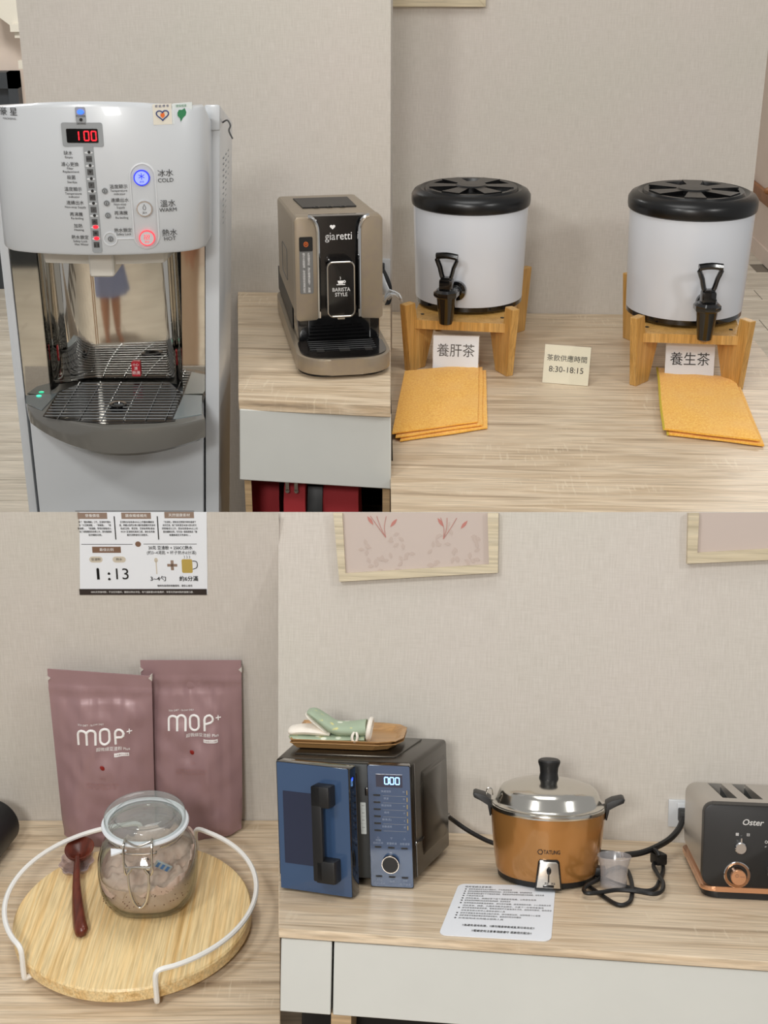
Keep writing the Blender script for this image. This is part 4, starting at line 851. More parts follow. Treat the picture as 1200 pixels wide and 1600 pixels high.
# ---------------------------------------------------------------- lower right: cooker counter
fa, fb = (-0.4112, -0.5853, 0), (0.3225, -0.6258, 0)
b = B(); b.prism([((-0.5026, -0.0019, 0)[0], -.001), fa[:2], fb[:2], ((0.4479, 0, 0.0041)[0], -.001)], -.0145, 0, 'z', .001, 1)
solo('worktop', 'long oak counter board under microwave, cooker and toaster', 'counter', 'BR', (0, 0, 0), b, M['oak'])
def fy_(x): return fa[1] + (fb[1] - fa[1]) * (x - fa[0]) / (fb[0] - fa[0])
dc = Vector((-.05, -.3, -.15)); dcab = thing('drawer_cabinet', 'white-fronted drawer cabinet under microwave, cooker and toaster', 'cabinet', 'BR', dc)
def dcx(name, b, m): return mk(name, b, M[m], dcab, dc)
for p0_, p1_ in (((-0.4073, -0.585, -0.1263), (-0.331, -0.589, -0.1244)), ((-0.3276, -0.589, -0.1252), (.36, 0, -.126))):
    x0, x1 = p0_[0], p1_[0]; zb = min(p0_[2], p1_[2]); b = B(); b.slab([(x0, fy_(x0) + .003, -.0162), (x1, fy_(x1) + .003, -.0162), (x1, fy_(x1) + .003, zb), (x0, fy_(x0) + .003, zb)], (0, .018, 0)); b._bev(b.bm.verts[:], .0012, 1); dcx('drawer_front', b, 'white_lac')
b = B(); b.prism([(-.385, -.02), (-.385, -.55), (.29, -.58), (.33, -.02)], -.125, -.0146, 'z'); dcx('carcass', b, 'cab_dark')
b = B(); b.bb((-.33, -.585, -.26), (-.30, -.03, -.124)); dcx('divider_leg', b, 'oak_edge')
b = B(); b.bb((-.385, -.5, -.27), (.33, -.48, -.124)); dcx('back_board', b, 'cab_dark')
# picture frames cut by the wall's upper edge
def frame_px(label, oL, oB, oR, iL, iB, iR, top, art):
    t0 = Vector(oB[0]); t = thing('picture_frame', label, 'picture', 'BR', t0); d = .014
    def pr(name, pts, y0, y1, m, parent=t):
        b = B(); b.prism([(p[0] - t0.x, p[2] - t0.z) for p in pts], y0, y1, 'y'); return mk(name, b, M[m], parent, smooth=0)
    pr('frame', [oB[0], oB[1], iB[1], iB[0]], -d, 0, 'pine'); pr('frame', [oL, oB[0], iB[0], iL], -d, 0, 'pine')
    if oR: pr('frame', [oR, oB[1], iB[1], iR], -d, 0, 'pine')
    ar = pr('art_print', [iL, iB[0], iB[1], iR or top], -d * .4, -.001, 'art')
    if art:
        rng = random.Random(4); b = B(); b2 = B()
        def leaf(b, x, z, a, l, w): b.prism([(x + l * (k / 6) * cos(a) - s * w * sin(pi * k / 6) * sin(a), z + l * (k / 6) * sin(a) + s * w * sin(pi * k / 6) * cos(a)) for s, ks in ((1, range(7)), (-1, range(5, 0, -1))) for k in ks], -d * .4 - .0005 - .0003 * rng.random(), -d * .38)
        for cx, cz in ((.085, .05), (.10, .085), (.13, .06), (.06, .03), (.12, .03), (.17, .045), (.185, .075), (.21, .05), (.24, .06), (.245, .09), (.25, .035), (.20, .10), (.05, .06)):
            for j in range(5): leaf(b, cx + rng.uniform(-.012, .012), cz + rng.uniform(-.012, .012), rng.random() * 6.28, .012, .0032)
        mk('pale_leaves', b, M['art_leaf'], ar)
        for sx_, x0 in ((1, .073), (-1, .205)):
            for dx in (-.018, -.006, .012): b2.tube([(x0 + sx_ * .012, -d * .45, .085), (x0 + sx_ * .004 + dx * .4, -d * .45, .105), (x0 + dx, -d * .45, .125)], .0006, 4, sub=3)
            leaf(b2, x0 - .012, .108, 2.2, .02, .003); leaf(b2, x0 + .02, .105, .9, .02, .003)
        mk('red_stems', b2, M['art_line'], ar)
frame_px('pale pine frame with leaf print above the microwave and cooker', (-0.4093, 0, 0.5984), ((-0.395, 0, 0.4693), (-0.0986, 0, 0.4947)), (-0.1002, 0, 0.6061), (-0.3923, 0, 0.5988), ((-0.3838, 0, 0.4854), (-0.1157, 0, 0.5098)), (-0.1205, 0, 0.6056), None, True)
frame_px('pale pine frame corner above the black toaster', (0.2475, 0, 0.6148), ((0.2479, 0, 0.5212), (0.4253, 0, 0.5344)), None, (0.2673, 0, 0.6153), ((0.266, 0, 0.5419), (0.4246, 0, 0.5556)), None, (0.4226, 0, 0.6192), False)
# microwave
mo = Vector((-.33, -.24, .001)); mw = thing('microwave_oven', 'dark bronze microwave with blue glass front and its door ajar', 'microwave', 'BR', mo)
def mp(name, b, m, parent=None, **k):
    for v in b.bm.verts: v.co.x -= .055 * v.co.z
    return mk(name, b, M[m], parent or mw, mo, **k)
FL, FR, BK, BL_ = (-.447, -.348), (-.2218, -.349), (-.1715, -.129), (-.43, -.12)
def ring4(z, i=0): return [(FL[0] + i, FL[1] + i, z), (FR[0] - i, FR[1] + i, z), (BK[0] - i, BK[1] - i, z), (BL_[0] + i, BL_[1] - i, z)]
b = B(); b.loft([ring4(.008), ring4(.203)]); b._bev(b.bm.verts[:], .008, 3); mp('case', b, 'mw_body')
def side(t, z, o=.0): n = Vector((.22, -.05, 0)).normalized() * o; return (FR[0] + (BK[0] - FR[0]) * t + n.x, FR[1] + (BK[1] - FR[1]) * t + n.y, z)
b = B(); P3 = rrect(.22, .93, .035, .180, .03, 4); b.loft([[side(t, z, o) for t, z in (P3 if k == 0 else rrect(.25, .90, .041, .174, .027, 4))] for k, o in ((0, -.001), (1, .0035))]); mp('side_embossing', b, 'mw_body')
b = B(); b.slab([side(.03, .066, .0005), side(.98, .066, .0005), side(.98, .070, .0005), side(.03, .070, .0005)], (.002, 0, 0)); b.slab([side(.05, .012, .0005), side(.06, .012, .0005), side(.06, .2, .0005), side(.05, .2, .0005)], (.001, 0, 0)); mp('side_seam', b, 'black')
b = B(); b.prism([(-.42, -.31), (-.25, -.31), (-.215, -.15), (-.41, -.15)], .202, .2055, 'z', .003); mp('top_embossing', b, 'mw_body')
for x, y in ((-.42, -.33), (-.245, -.33), (-.2, -.15), (-.41, -.14)): b = B(); b.lathe([(.009, 0), (.008, .01)], (x, y, 0), 14); mp('foot', b, 'black_mat')
b = B(); b.bb((-.445, -.3545, .012), (-.2925, -.346, .199), .001); mp('front_frame', b, 'mw_in')
b = B(); b.bb((-.44, -.356, .03), (-.312, -.3535, .185), .004); mp('cavity', b, 'black'); b = B(); b.prism(rrect(-.3075, -.2985, .085, .137, .001), -.3556, -.354); nb = mp('rating_label', b, 'sticker_white')
b = B()
for k in range(8): b.text('─' * 2 if k % 2 else '▪▪', (-.303, -.3560, .132 - k * .006), .004)
mp('label_print', b, 'ink2', nb)
b = B(); b.bb((-.2985, -.363, .150), (-.292, -.352, .163), .001); mp('door_latch', b, 'black')
b = B(); b.prism(rrect(-.2935, -.2228, .0015, .2025, .003), -.364, -.346, 'y', .0015); cpn = mp('control_panel', b, 'black')
b = B(); b.prism(rrect(-.2925, -.2238, .0025, .2013, .003), -.3650, -.363); mp('panel_glass', b, 'navy', cpn)
def FP(px, py): return (-.2928 + (px + (1383 - py) * .047 - 581) * .00105, -.3655, (1384 - py) * .00106)
def fbox(b, px0, py0, px1, py1, d=.0004):
    a, c = FP((px0 + px1) / 2, (py0 + py1) / 2), None; w, h = abs(px1 - px0) * .00105, abs(py1 - py0) * .00106; b.bb((a[0] - w / 2, -.3652 - d, a[2] - h / 2), (a[0] + w / 2, -.3645, a[2] + h / 2))
b = B(); fbox(b, 586, 1207.5, 627, 1227); mp('display_window', b, 'navy_dark', cpn)
b = B()
for px in (602.5, 611, 619.5):
    q = FP(px, 1217); n0 = len(b.bm.verts); seg7(b, q[0], q[2], .0062, .0110, .0016, 'abcdef')
    b.bm.verts.ensure_lookup_table()
    for v in b.bm.verts[n0:]: v.co.y -= .3640
for py in (1214.5, 1219.5): fbox(b, 606.2, py - .6, 607.4, py + .6, .0016)
mp('time_digits', b, 'disp_blue', cpn)
b = B()
for k in range(6): fbox(b, 582.5 + k * .5, 1238.8 + k * 10.9, 593 + k * .5, 1241.2 + k * 10.9, .001)
for x in (591, 611.5, 632): fbox(b, x - 5, 1319 + (x - 591) * .02, x + 5, 1321.5 + (x - 591) * .02, .001)
for x in (593, 613.5, 633.5): fbox(b, x - 5, 1364.5 + (x - 593) * .02, x + 5, 1367 + (x - 593) * .02, .001)
mp('touch_key', b, 'black_rub', cpn)
b = B()
for k, s in enumerate(('快速加熱', '微波', '微波燒烤', '燒烤', '解凍(克)', '自動選單')):
    q = FP(602 + k * .5, 1234 + k * 10.9); b.text(s, (q[0], -.3656, q[2]), .0042); q = FP(629.5 + k * .5, 1234 + k * 10.9); b.text(('秒', '分', 'W', '分', 'g', '道')[k], (q[0], -.3656, q[2]), .0036)
for x, y, s in ((591, 1310, '時鐘'), (591, 1314.5, '廚房計時'), (612, 1314.5, '重量解凍'), (632.5, 1314.5, '自動選單'), (594, 1371.5, '停止'), (594, 1376.5, '取消 清除'), (614, 1373, '童鎖'), (634, 1371.5, '開始'), (634, 1377, '確認 快速'), (591, 1306.5, '○'), (611.5, 1306.5, '▽'), (632, 1306.5, '△')):
    q = FP(x, y); b.text(s, (q[0], -.3656, q[2]), .0042)
mp('panel_words', b, 'panel_ink', cpn)
b = B()
for k in range(6): fbox(b, 634 + k * .45, 1231.5 + k * 10.9, 635 + k * .45, 1238 + k * 10.9)
mp('yellow_tick', b, 'mustard', cpn)
b = B()
for k in range(6): fbox(b, 597 + k * .4, 1240.6 + k * 10.9, 633 + k * .4, 1240.9 + k * 10.9, .0002)
mp('panel_line', b, 'grey_mid', cpn)
q = FP(611, 1345); Rx_ = Matrix(((1, 0, 0), (0, 0, -1), (0, 1, 0)))
b = B(); b.lathe([(.0138, 0), (.0138, .009), (.0130, .010), (.001, .0102)], (q[0], -.365, q[2]), 32, Rx_); kn = mp('dial', b, 'black_mat', cpn); b = B(); b.lathe([(.0130, .0095), (.0141, .0098), (.0141, .0108), (.0130, .0108)], (q[0], -.365, q[2]), 32, Rx_, cap=False); mp('dial_rim', b, 'steel', kn)
# its door
DM = Matrix.Translation((-.4366, -.399, 0)) @ Matrix.Rotation(radians(-16.6), 4, 'Z')
def dr(name, b, m, parent=None): b.bm.transform(DM); return mp(name, b, m, parent)
b = B(); b.bb((0, 0, .003), (.1262, .028, .2095), .0015); door = dr('door', b, 'black')
b = B(); b.prism(rrect(.001, .1252, .004, .2085, .002), -.0012, .001); dr('door_glass', b, 'navy', door)
b = B(); b.prism(rrect(.010, .0735, .046, .163, .001), -.0018, .0); dr('door_window', b, 'navy_dark', door)
b = B(); b.bb((.071, -.028, .030), (.089, -.018, .182), .003); b.bb((.071, -.028, .148), (.102, .001, .182), .003); b.bb((.076, -.028, .028), (.108, .001, .064), .003); dr('door_handle', b, 'black_mat', door)
b = B(); b.text('10', (.1268, .012, .19), .008, Matrix(((0, 0, 1), (1, 0, 0), (0, 1, 0)))); dr('painted_digit_reflection', b, 'blue_led', door)  # display reflection put in as glowing lettering on the door edge
b = B(); b.tube([(-.186, -.13, .07), (-0.1662, -0.1, 0.0474), (-0.1367, -0.1, 0.0288), (-0.0958, -0.1, 0.0106), (-.06, -.10, .008)], .0042, 8, sub=4); solo('microwave_cable', 'black microwave cord running down behind the cooker', 'cord', 'BR', (0, 0, 0), b, M['black_rub'])
# two nested trays and the mitt
def food_tray(z, label, k):
    t = thing('serving_tray', label, 'tray', 'BR', (-.353, -.205, z), 0, 'thin wooden trays on the microwave')
    def o(s, e): return [(x * s + (e if x > 0 else -e * .3), y * s + (e if y > 0 else -e)) for x, y in ((-.088, -.078), (.055, -.078), (.083, -.062), (.094, -.03), (.094, .05), (.080, .078), (.05, .088), (-.088, .088))]
    b = B(); R = []
    for s, e, zz in ((.86, 0, 0), (.90, 0, .001), (1, 0, .0095), (1, .006, .0115), (1, .006, .0128), (1, -.001, .0112), (.90, -.001, .003)): R.append([(x, y, zz) for x, y in o(s * k, e)])
    b.loft(R); mk('tray', b, M['plywood'], t, smooth=20)
food_tray(.2062, 'lower of the two wooden trays stacked on the microwave', 1); food_tray(.2115, 'upper wooden tray on the microwave, carrying the mitt', 1.0)
def flat_tube(b, path, n=16, sub=5):
    P = spline([(x, 0, z) for x, z, *_ in path], sub); A = spline([(t, w, y) for *_, t, w, y in path], sub); R = []
    for i, p in enumerate(P):
        tg = (P[min(i + 1, len(P) - 1)] - P[max(i - 1, 0)]).normalized(); nn = Vector((-tg.z, 0, tg.x)); th_, w_, y_ = A[i]
        R.append([p + nn * th_ * sin(2 * pi * k / n) + Vector((0, y_ + w_ * cos(2 * pi * k / n), 0)) for k in range(n)])
    return b.loft(R)
mt = thing('oven_mitt', 'sage green quilted oven mitt with cream lining lying on the upper tray', 'mitt', 'BR', (-.37, -.245, .2150)); m0 = (-.37, 0, .2150)
def mq(name, path, m, y=0): b = B(); flat_tube(b, [(x, z, t, w, y) for x, z, t, w in path]); return mk(name, b, M[m], mt, m0, smooth=70)
mq('lower_shell', [(-.449, .2225, .001, .018), (-.440, .222, .0055, .030), (-.40, .222, .0055, .034), (-.36, .223, .006, .034), (-.318, .224, .007, .030)], 'quilt')
mq('lower_lining', [(-.452, .230, .001, .010), (-.446, .231, .007, .026), (-.420, .2335, .0085, .030), (-.395, .2325, .008, .030), (-.378, .229, .004, .026)], 'lining')
mq('upper_shell', [(-.4185, .2655, .002, .020), (-.408, .262, .0075, .030), (-.390, .250, .0095, .032), (-.372, .239, .011, .033), (-.345, .237, .0125, .032), (-.316, .240, .014, .030)], 'quilt')
mq('upper_lining', [(-.4215, .2625, .001, .016), (-.416, .2575, .004, .026), (-.400, .245, .0045, .029), (-.385, .233, .004, .028), (-.378, .2285, .001, .02)], 'lining')
b = B(); b.tube([(-.3115 + .002 * sin(2 * pi * i / 24), .029 * cos(2 * pi * i / 24), .2375 + .0165 * sin(2 * pi * i / 24)) for i in range(24)], .0042, 8, True); mk('cuff_binding', b, M['lining'], mt, m0)
b = B(); b.tube([(-.336, -.031, .236), (-.338, -.036, .231), (-.337, -.036, .223), (-.331, -.036, .222), (-.329, -.036, .230), (-.331, -.031, .236)], .0035, 7, sub=3, flat=.6); mk('hanging_loop', b, M['lining'], mt, m0)
# cooker
kc = Vector((-.0045, -.255, 0)); ck = thing('rice_cooker', 'copper-gold electric steamer pot with steel lid and black knob', 'cooker', 'BR', kc)
b = B(); b.lathe([(.078, .001), (.082, .003), (.083, .012), (.080, .014)], seg=56); mk('base_ring', b, M['black_mat'], ck)
for a in (.5, 1.6, 2.7, -1.0, -2.2): b = B(); b.lathe([(.006, 0), (.007, .006)], (.07 * cos(a), .07 * sin(a), 0), 12); mk('foot', b, M['black_mat'], ck)
def prr(z): return .0845 + .0115 * min(1, max(0, (z - .012) / .09)) ** .75
b = B(); b.lathe([(.078, .010), (.0825, .011), (.0850, .015)] + [(prr(z), z) for z in (.02, .03, .04, .05, .06, .07, .08, .09, .1, .11, .118)], seg=72); mk('body', b, M['gold'], ck)
b = B(); b.lathe([(.090, .117), (.0975, .118), (.0985, .121), (.0975, .1245), (.094, .1255), (.090, .122)], seg=72, cap=False); mk('rim', b, M['cook_steel'], ck)
b = B(); b.lathe([(.088, .122), (.0945, .1235), (.0950, .1265), (.0905, .128), (.088, .132), (.083, .146), (.079, .1515), (.070, .156), (.045, .163), (.02, .1665), (.001, .167)], seg=72); lid = mk('lid', b, M['cook_steel'], ck, smooth=45)
b = B(); b.lathe([(.016, .165), (.0165, .168), (.0150, .176), (.0160, .186), (.0188, .194), (.0185, .1975), (.016, .1995), (.001, .200)], seg=32); mk('knob', b, M['black_mat'], lid)
for s in (-1, 1):
    b = B(); b.prism([(s * .0955, .103), (s * .0985, .103), (s * .1005, .122), (s * .1255, .133), (s * .1275, .139), (s * .123, .141), (s * .107, .137), (s * .0965, .131)], -.017, .017, 'y', .003); mk('handle', b, M['black_mat'], ck)
b = B(); b.tube([(-.105, -.01, .138), (-.103, -.01, .148), (-.096, -.008, .147), (-.094, -.006, .136)], .001, 5, sub=3); mk('wire_clip', b, M['steel'], ck)
def onpot(q, o=.0006): return (q.x, -sqrt(max(1e-6, (prr(q.z) + o) ** 2 - q.x ** 2)), q.z)
b = B(); b.text('TATUNG', (.0045, 0, .0655), .0095, width=.027, bold=.03, warp=onpot); n0 = len(b.bm.verts); b.tube([onpot(Vector((-.0145 + .0042 * cos(t), 0, .0655 + .0042 * sin(t)))) for t in [2 * pi * i / 6 for i in range(6)]], .0008, 5, True); mk('printed_name', b, M['maroon_ink'], ck)
RP = Matrix.Translation((0, -.0915, 0)) @ Matrix.Rotation(radians(-6), 4, 'X')
def pl(name, b, m, parent=None): b.bm.transform(RP); return mk(name, b, M[m], parent or ck)
sw = pl('switch_housing', B().prism([(-.0225, .004), (.0225, .004), (.0175, .050), (.014, .0535), (-.014, .0535), (-.0175, .050)], -.006, .012, 'y', .002), 'black')
pl('switch_plate', B().prism([(-.0195, .0075), (.0195, .0075), (.015, .047), (.012, .050), (-.012, .050), (-.015, .047)], -.0072, 0, 'y', .001), 'steel', sw)
b = B(); b.bb((-.0012, -.0078, .017), (.0012, -.007, .040)); b.bb((-.009, -.0085, .0085), (.009, -.007, .0125), .001); pl('switch_slot', b, 'black', sw)
b = B(); b.ball((0, -.011, .036), (.004, .005, .0065), 12, 8); pl('switch_lever', b, 'black', sw)
b = B(); b.text('煮飯', (-.003, -.0079, .0148), .0035); b.text('保溫', (.0075, -.0079, .0148), .0035); pl('switch_words', b, 'ink2', sw)
b = B(); b.bb((.078, -.03, .012), (.098, -.010, .026), .003); mk('cord_socket', b, M['black_mat'], ck)
# cooker cord lying in loops
cd = thing('looped_cable', 'black cord lying in loose loops beside the cooker, tied by a clip', 'cord', 'BR', (0.1992, -0.1189, 0)); c0 = Vector((0.1992, -0.1189, 0))
def cdx(name, b): return mk(name, b, M['black_rub'], cd, c0)
b = B(); b.tube([(0.0443, -0.2922, 0.004), (0.0607, -0.3121, 0.004), (0.0808, -0.3623, 0.004), (0.0981, -0.4019, 0.004), (0.1109, -0.4087, 0.004), (0.1254, -0.3824, 0.004), (0.1348, -0.3077, 0.004), (0.1367, -0.2293, 0.004), (0.1304, -0.2023, 0.004), (0.119, -0.1989, 0.004), (0.1028, -0.2195, 0.004), (0.0921, -0.2464, 0.004)], .0036, 8, sub=5); cdx('loop', b)
b = B(); b.tube([(0.0899, -0.2739, 0.0105), (0.0814, -0.2938, 0.0105), (0.0592, -0.334, 0.0105), (0.0523, -0.3606, 0.0105), (0.0578, -0.3771, 0.0105), (0.0802, -0.3682, 0.0105), (0.1061, -0.3523, 0.0105), (0.136, -0.3546, 0.0105), (0.1622, -0.3646, 0.0105), (0.1777, -0.3481, 0.0105), (0.1859, -0.3025, 0.0105), (0.1827, -0.2543, 0.0105), (0.1807, -0.204, 0.0105), (0.1862, -0.1769, 0.0105)], .0036, 8, sub=5); cdx('loop', b)
b = B(); b.tube([(0.0622, -0.2411, 0.004), (0.0699, -0.2449, 0.004), (0.0842, -0.2566, 0.004), (0.1045, -0.2886, 0.004), (0.1264, -0.3114, 0.004), (0.1526, -0.3274, 0.004), (0.1707, -0.3139, 0.004), (0.1831, -0.2715, 0.004), (0.1971, -0.2046, 0.004), (0.2027, -0.146, 0.004)], .0036, 8, sub=5); cdx('loop', b)
b = B(); b.box(Vector((0.1919, -0.18, 0.018)), (.021, .026, .020), .004, Matrix.Rotation(.4, 3, 'Z')); cdx('cord_clip', b)
q = (0.2342, -0.2, 0.0956)
oc = thing('thick_cable', 'thick black cord from the cooker side up to the wall outlet', 'cord', 'BR', (0.1477, -0.1393, 0)); c1 = Vector((0.1477, -0.1393, 0))
b = B(); b.tube([(0.1325, -0.2, 0.0265), (0.1586, -0.19, 0.0283), (0.1848, -0.17, 0.0329), (0.2161, -0.12, 0.0356), (0.239, -0.07, 0.0419), (0.2506, -0.04, 0.0536)], .0056, 8, sub=5); mk('cable', b, M['black_rub'], oc, c1)
b = B(); b.tube([(0.0733, -0.23, 0.0355), (0.0958, -0.22, 0.0316), (0.1109, -0.21, 0.0283)], .0075, 8); b.tube([(0.1109, -0.21, 0.0283), (0.1347, -0.2, 0.0266)], .0045, 8); mk('connector', b, M['black_mat'], oc, c1)
b = B()
for px in (960, 964, 968, 972): b.tube([Vector((0.1135, -0.205, 0.0271)) + Vector(((px - 960) * .00107, 0, 0)), Vector((0.1157, -0.205, 0.0272)) + Vector(((px - 960) * .00107, 0, 0))], .0055, 8)
mk('strain_relief', b, M['grey_mid'], oc, c1)
b = B(); b.tube([(0.1804, -0.17, 0.0316), (0.187, -0.19, 0.0329), (0.1904, -0.2, 0.0269)], .0036, 8, sub=3); mk('branch', b, M['black_rub'], oc, c1)
b = B(); b.tube([(0.2444, -0.13, 0.0472), (0.2514, -0.13, 0.0436), (0.2624, -0.13, 0.0378), (0.2734, -0.13, 0.0289), (0.2781, -0.13, 0.0251)], .0036, 8, sub=4)
# plug and outlet
t = thing('wall_outlet', 'white wall outlet plate beside the toaster', 'outlet', 'BR', (0.2651, 0, 0.0561)); c2 = Vector((0.2651, 0, 0.0561)); a, c = (0.2282, 0, 0.0299), (0.2679, 0, 0.0808)
b.bm.free()
b = B(); b.bb((a[0], -.006, a[2]), (a[0] + .085, 0, c[2]), .0015); pl_ = mk('cover_plate', b, M['white'], t, c2)
b = B(); b.bb((a[0] + .016, -.008, a[2] + .006), (a[0] + .07, -.004, c[2] - .006), .001); mk('socket_insert', b, M['white'], pl_, c2)
t = thing('power_plug', 'black plug pushed into the outlet beside the toaster', 'plug', 'BR', (0.2531, -0.02, 0.0558))
b = B(); b.bb((-.008, -.018, -.012), (.018, .0115, .012), .003); mk('body', b, M['black_rub'], t)
# cup
uc = (.1045, -.305, 0); cup = thing('measuring_cup', 'small frosted clear plastic cup standing on the cord loops', 'cup', 'BR', uc)
b = B(); b.lathe([(.001, .0125), (.0195, .0125), (.0205, .014), (.0205, .030), (.0215, .040), (.0255, .0535), (.0262, .0545), (.0255, .0555), (.0245, .0535), (.0205, .040), (.0195, .030), (.0192, .0155), (.001, .0145)], seg=48, cap=False); b.bm.transform(Matrix.Translation((0, 0, -.0125)) @ Matrix.Diagonal((1.08, 1.08, 1.2, 1))); mk('cup_wall', b, M['cup'], cup, smooth=50)
# instruction sheet
pcn = [Vector(v) for v in ((-0.1506, -0.3269, 0), (0.0088, -0.3146, 0), (-0.0087, -0.5884, 0), (-0.1736, -0.5846, 0))]; p0 = sum(pcn, Vector()) / 4
def sh(u, v, z=0): q = pcn[0] * (1 - u) * (1 - v) + pcn[1] * u * (1 - v) + pcn[2] * u * v + pcn[3] * (1 - u) * v - p0; return Vector((q.x, q.y, z))
ist = thing('instruction_sheet', 'laminated white sheet of printed rules lying before the cooker', 'sheet', 'BR', p0)
o = rrect(0, 1, 0, 1, .07, 5); b = B(); b.loft([[sh(u, v, z) for u, v in o] for z in (.0004, .0014)]); shm = mk('laminated_paper', b, M['paper'], ist, smooth=0)
b = B(); IDM = Matrix.Identity(3)
def st_(s, u, v, sz, w, al='LEFT', bo=0):
    n0 = len(b.bm.verts); b.text(s, (u, v, 0), sz, Matrix(((1, 0, 0), (0, -1, 0), (0, 0, 1))), al, w, None, bo); b.bm.verts.ensure_lookup_table()
    for x in b.bm.verts[n0:]: x.co = sh(x.co.x, x.co.y, .0017)
L14 = (('使用電鍋注意事項：', .075, .065, .038, .28), ('使用電鍋時請先在外鍋加水，不可直接乾燒', .12, .115, .03, .44), ('使用前請確認電源線與插頭是否插妥，請勿用濕手碰觸，避免觸電危險', .12, .16, .03, .65), ('請勿將電鍋放置於不平穩或高溫處，電鍋使用時請保持周圍空間通風，避免受潮', .12, .205, .03, .77), ('外鍋請勿裝太滿', .12, .25, .03, .17), ('請勿在無水、無鍋狀態下按下開關使用電鍋，以免發生危險', .12, .30, .03, .70), ('使用後請將開關切回並拔除電源插頭，放涼再清潔', .12, .345, .03, .45), ('使用時鍋身與鍋蓋溫度極高，請勿用手碰觸，請使用隔熱手套，小心燙傷請注意', .12, .395, .03, .85), ('請將蒸架、鍋蓋、內鍋清洗乾淨並歸位，方便下一位使用者使用', .12, .445, .03, .78), ('請勿將電鍋移動或倒置，電鍋清潔時不可直接浸水沖洗，請用濕布擦拭，保持清潔', .12, .49, .03, .86), ('如有異常請立即停止使用並通知人員', .12, .54, .03, .42), ('請勿烹煮酸性食物或易沾黏的食物，請勿隨意加熱，加熱時請小心留意', .12, .59, .03, .76), ('請愛惜使用電器設備並保持環境整潔，謝謝您的配合與體諒', .12, .635, .03, .58), ('如有疑問請洽詢櫃台服務人員', .12, .685, .03, .42))
for i, (s, u, v, z, w) in enumerate(L14):
    st_(s, u, v, z, w)
    if i not in (0, 8, 10): st_('●', .08, v, .028, .02)
st_('!!為避免使用危險，!!請勿隨意移動或亂丟垃圾在此!!', .51, .81, .04, .66, 'CENTER', .02); st_('!!電鍋使用注意事項請遵守 感謝您的配合!!', .55, .90, .042, .54, 'CENTER', .02); mk('printed_words', b, M['ink2'], shm)
# toaster
to = Vector((.35, -.2, 0)); ts = thing('toaster', 'black and brushed steel toaster with copper trim cut by the right picture edge', 'toaster', 'BR', to)
def tp(name, b, m, parent=None, **k): return mk(name, b, M[m], parent or ts, to, **k)
X1 = .47
b = B(); R = []
for y, zt, i in ((-.325, .1535, 0), (-.30, .1525, 0), (-.10, .136, 0), (-.085, .1345, .003), (-.08, .130, .010)):
    R.append([(x, y, z) for x, z in rrect(.2455 + i, X1 - i, .018, zt - i, .018, 5)])
b.loft(R); shell = tp('steel_shell', b, 'champ')
cut = B()
for x in (.283, .325, .396, .436): cut.bb((x, -.275, .07), (x + .024, -.105, .2))
bmesh.ops.translate(cut.bm, verts=cut.bm.verts, vec=-to); bmesh.ops.recalc_face_normals(cut.bm, faces=cut.bm.faces); cm_ = bpy.data.meshes.new('slot_cut'); cut.bm.to_mesh(cm_); cut.bm.free(); co_ = link(bpy.data.objects.new('slot_cut', cm_), ts)
md = shell.modifiers.new('cut', 'BOOLEAN'); md.object = co_; md.operation = 'DIFFERENCE'; md.solver = 'EXACT'
bpy.context.view_layer.update(); nm_ = bpy.data.meshes.new_from_object(shell.evaluated_get(bpy.context.evaluated_depsgraph_get())); shell.modifiers.clear(); shell.data = nm_; bpy.data.objects.remove(co_)
shell.data.materials.clear(); shell.data.materials.append(M['tsteel'])
for x in (.283, .325, .396, .436):
    b = B(); b.bb((x + .0005, -.2745, .071), (x + .0235, -.1055, .075)); b.bb((x + .0005, -.2745, .075), (x + .0015, -.1055, .130)); b.bb((x + .0225, -.2745, .075), (x + .0235, -.1055, .130))
    sl = tp('slot_lining', b, 'mw_in'); b = B()
    for k in range(5): b.tube([(x + .004, -.26 + k * .035, .10), (x + .004, -.26 + k * .035, .120)], .0008, 5)
    b.tube([(x + .004, -.27, .120), (x + .004, -.11, .120)], .001, 5); b.tube([(x + .020, -.27, .120), (x + .020, -.11, .120)], .001, 5); tp('slot_wire', b, 'steel', sl)
b = B(); P4 = rrect(.2435, X1 + .002, .021, .1545, .016, 6); b.prism(P4, -.340, -.318, 'y', .004); fp_ = tp('front_panel', b, 'black_mat')
b = B(); b.prism(rrect(.2425, X1 + .003, -.3435, -.085, .022, 6), .0125, .0205, 'z', .0015); tp('copper_strip', b, 'copper')
b = B(); b.prism(rrect(.2475, X1 - .002, -.338, -.088, .022, 6), .001, .0126, 'z', .002); tp('base', b, 'black_mat')
def tq(px, py): return (.2435 + (px + (1385 - py) * .075 - 1096) * .001005, -.340, .0175 + (1385 - py) * .00106)
b = B(); q = tq(1166, 1282); n0 = len(b.bm.verts); b.text('Oster', (q[0], -.3405, q[2]), .0135, width=.033, bold=.03); b.bm.verts.ensure_lookup_table()
for v in b.bm.verts[n0:]: v.co.x += .22 * (v.co.z - q[2])
for px, s in ((1143, '▩'), (1160.5, '▤')): q = tq(px, 1301); b.text(s, (q[0], -.3405, q[2]), .006)
q = tq(1190, 1311); b.text('○', (q[0], -.3405, q[2]), .006); q = tq(1190, 1318); b.text('⌐', (q[0], -.3405, q[2]), .006); tp('printed_marks', b, 'white_ink', fp_)
q = tq(1149.5, 1320); b = B(); b.lathe([(.0095, 0), (.0095, .010), (.0082, .0115), (.001, .0115)], (q[0], -.340, q[2]), 28, Rx_); b.bb((q[0] - .0008, -.350, q[2] + .006), (q[0] + .0016, -.342, q[2] + .0165)); kb = tp('lever_knob', b, 'chrome', fp_)
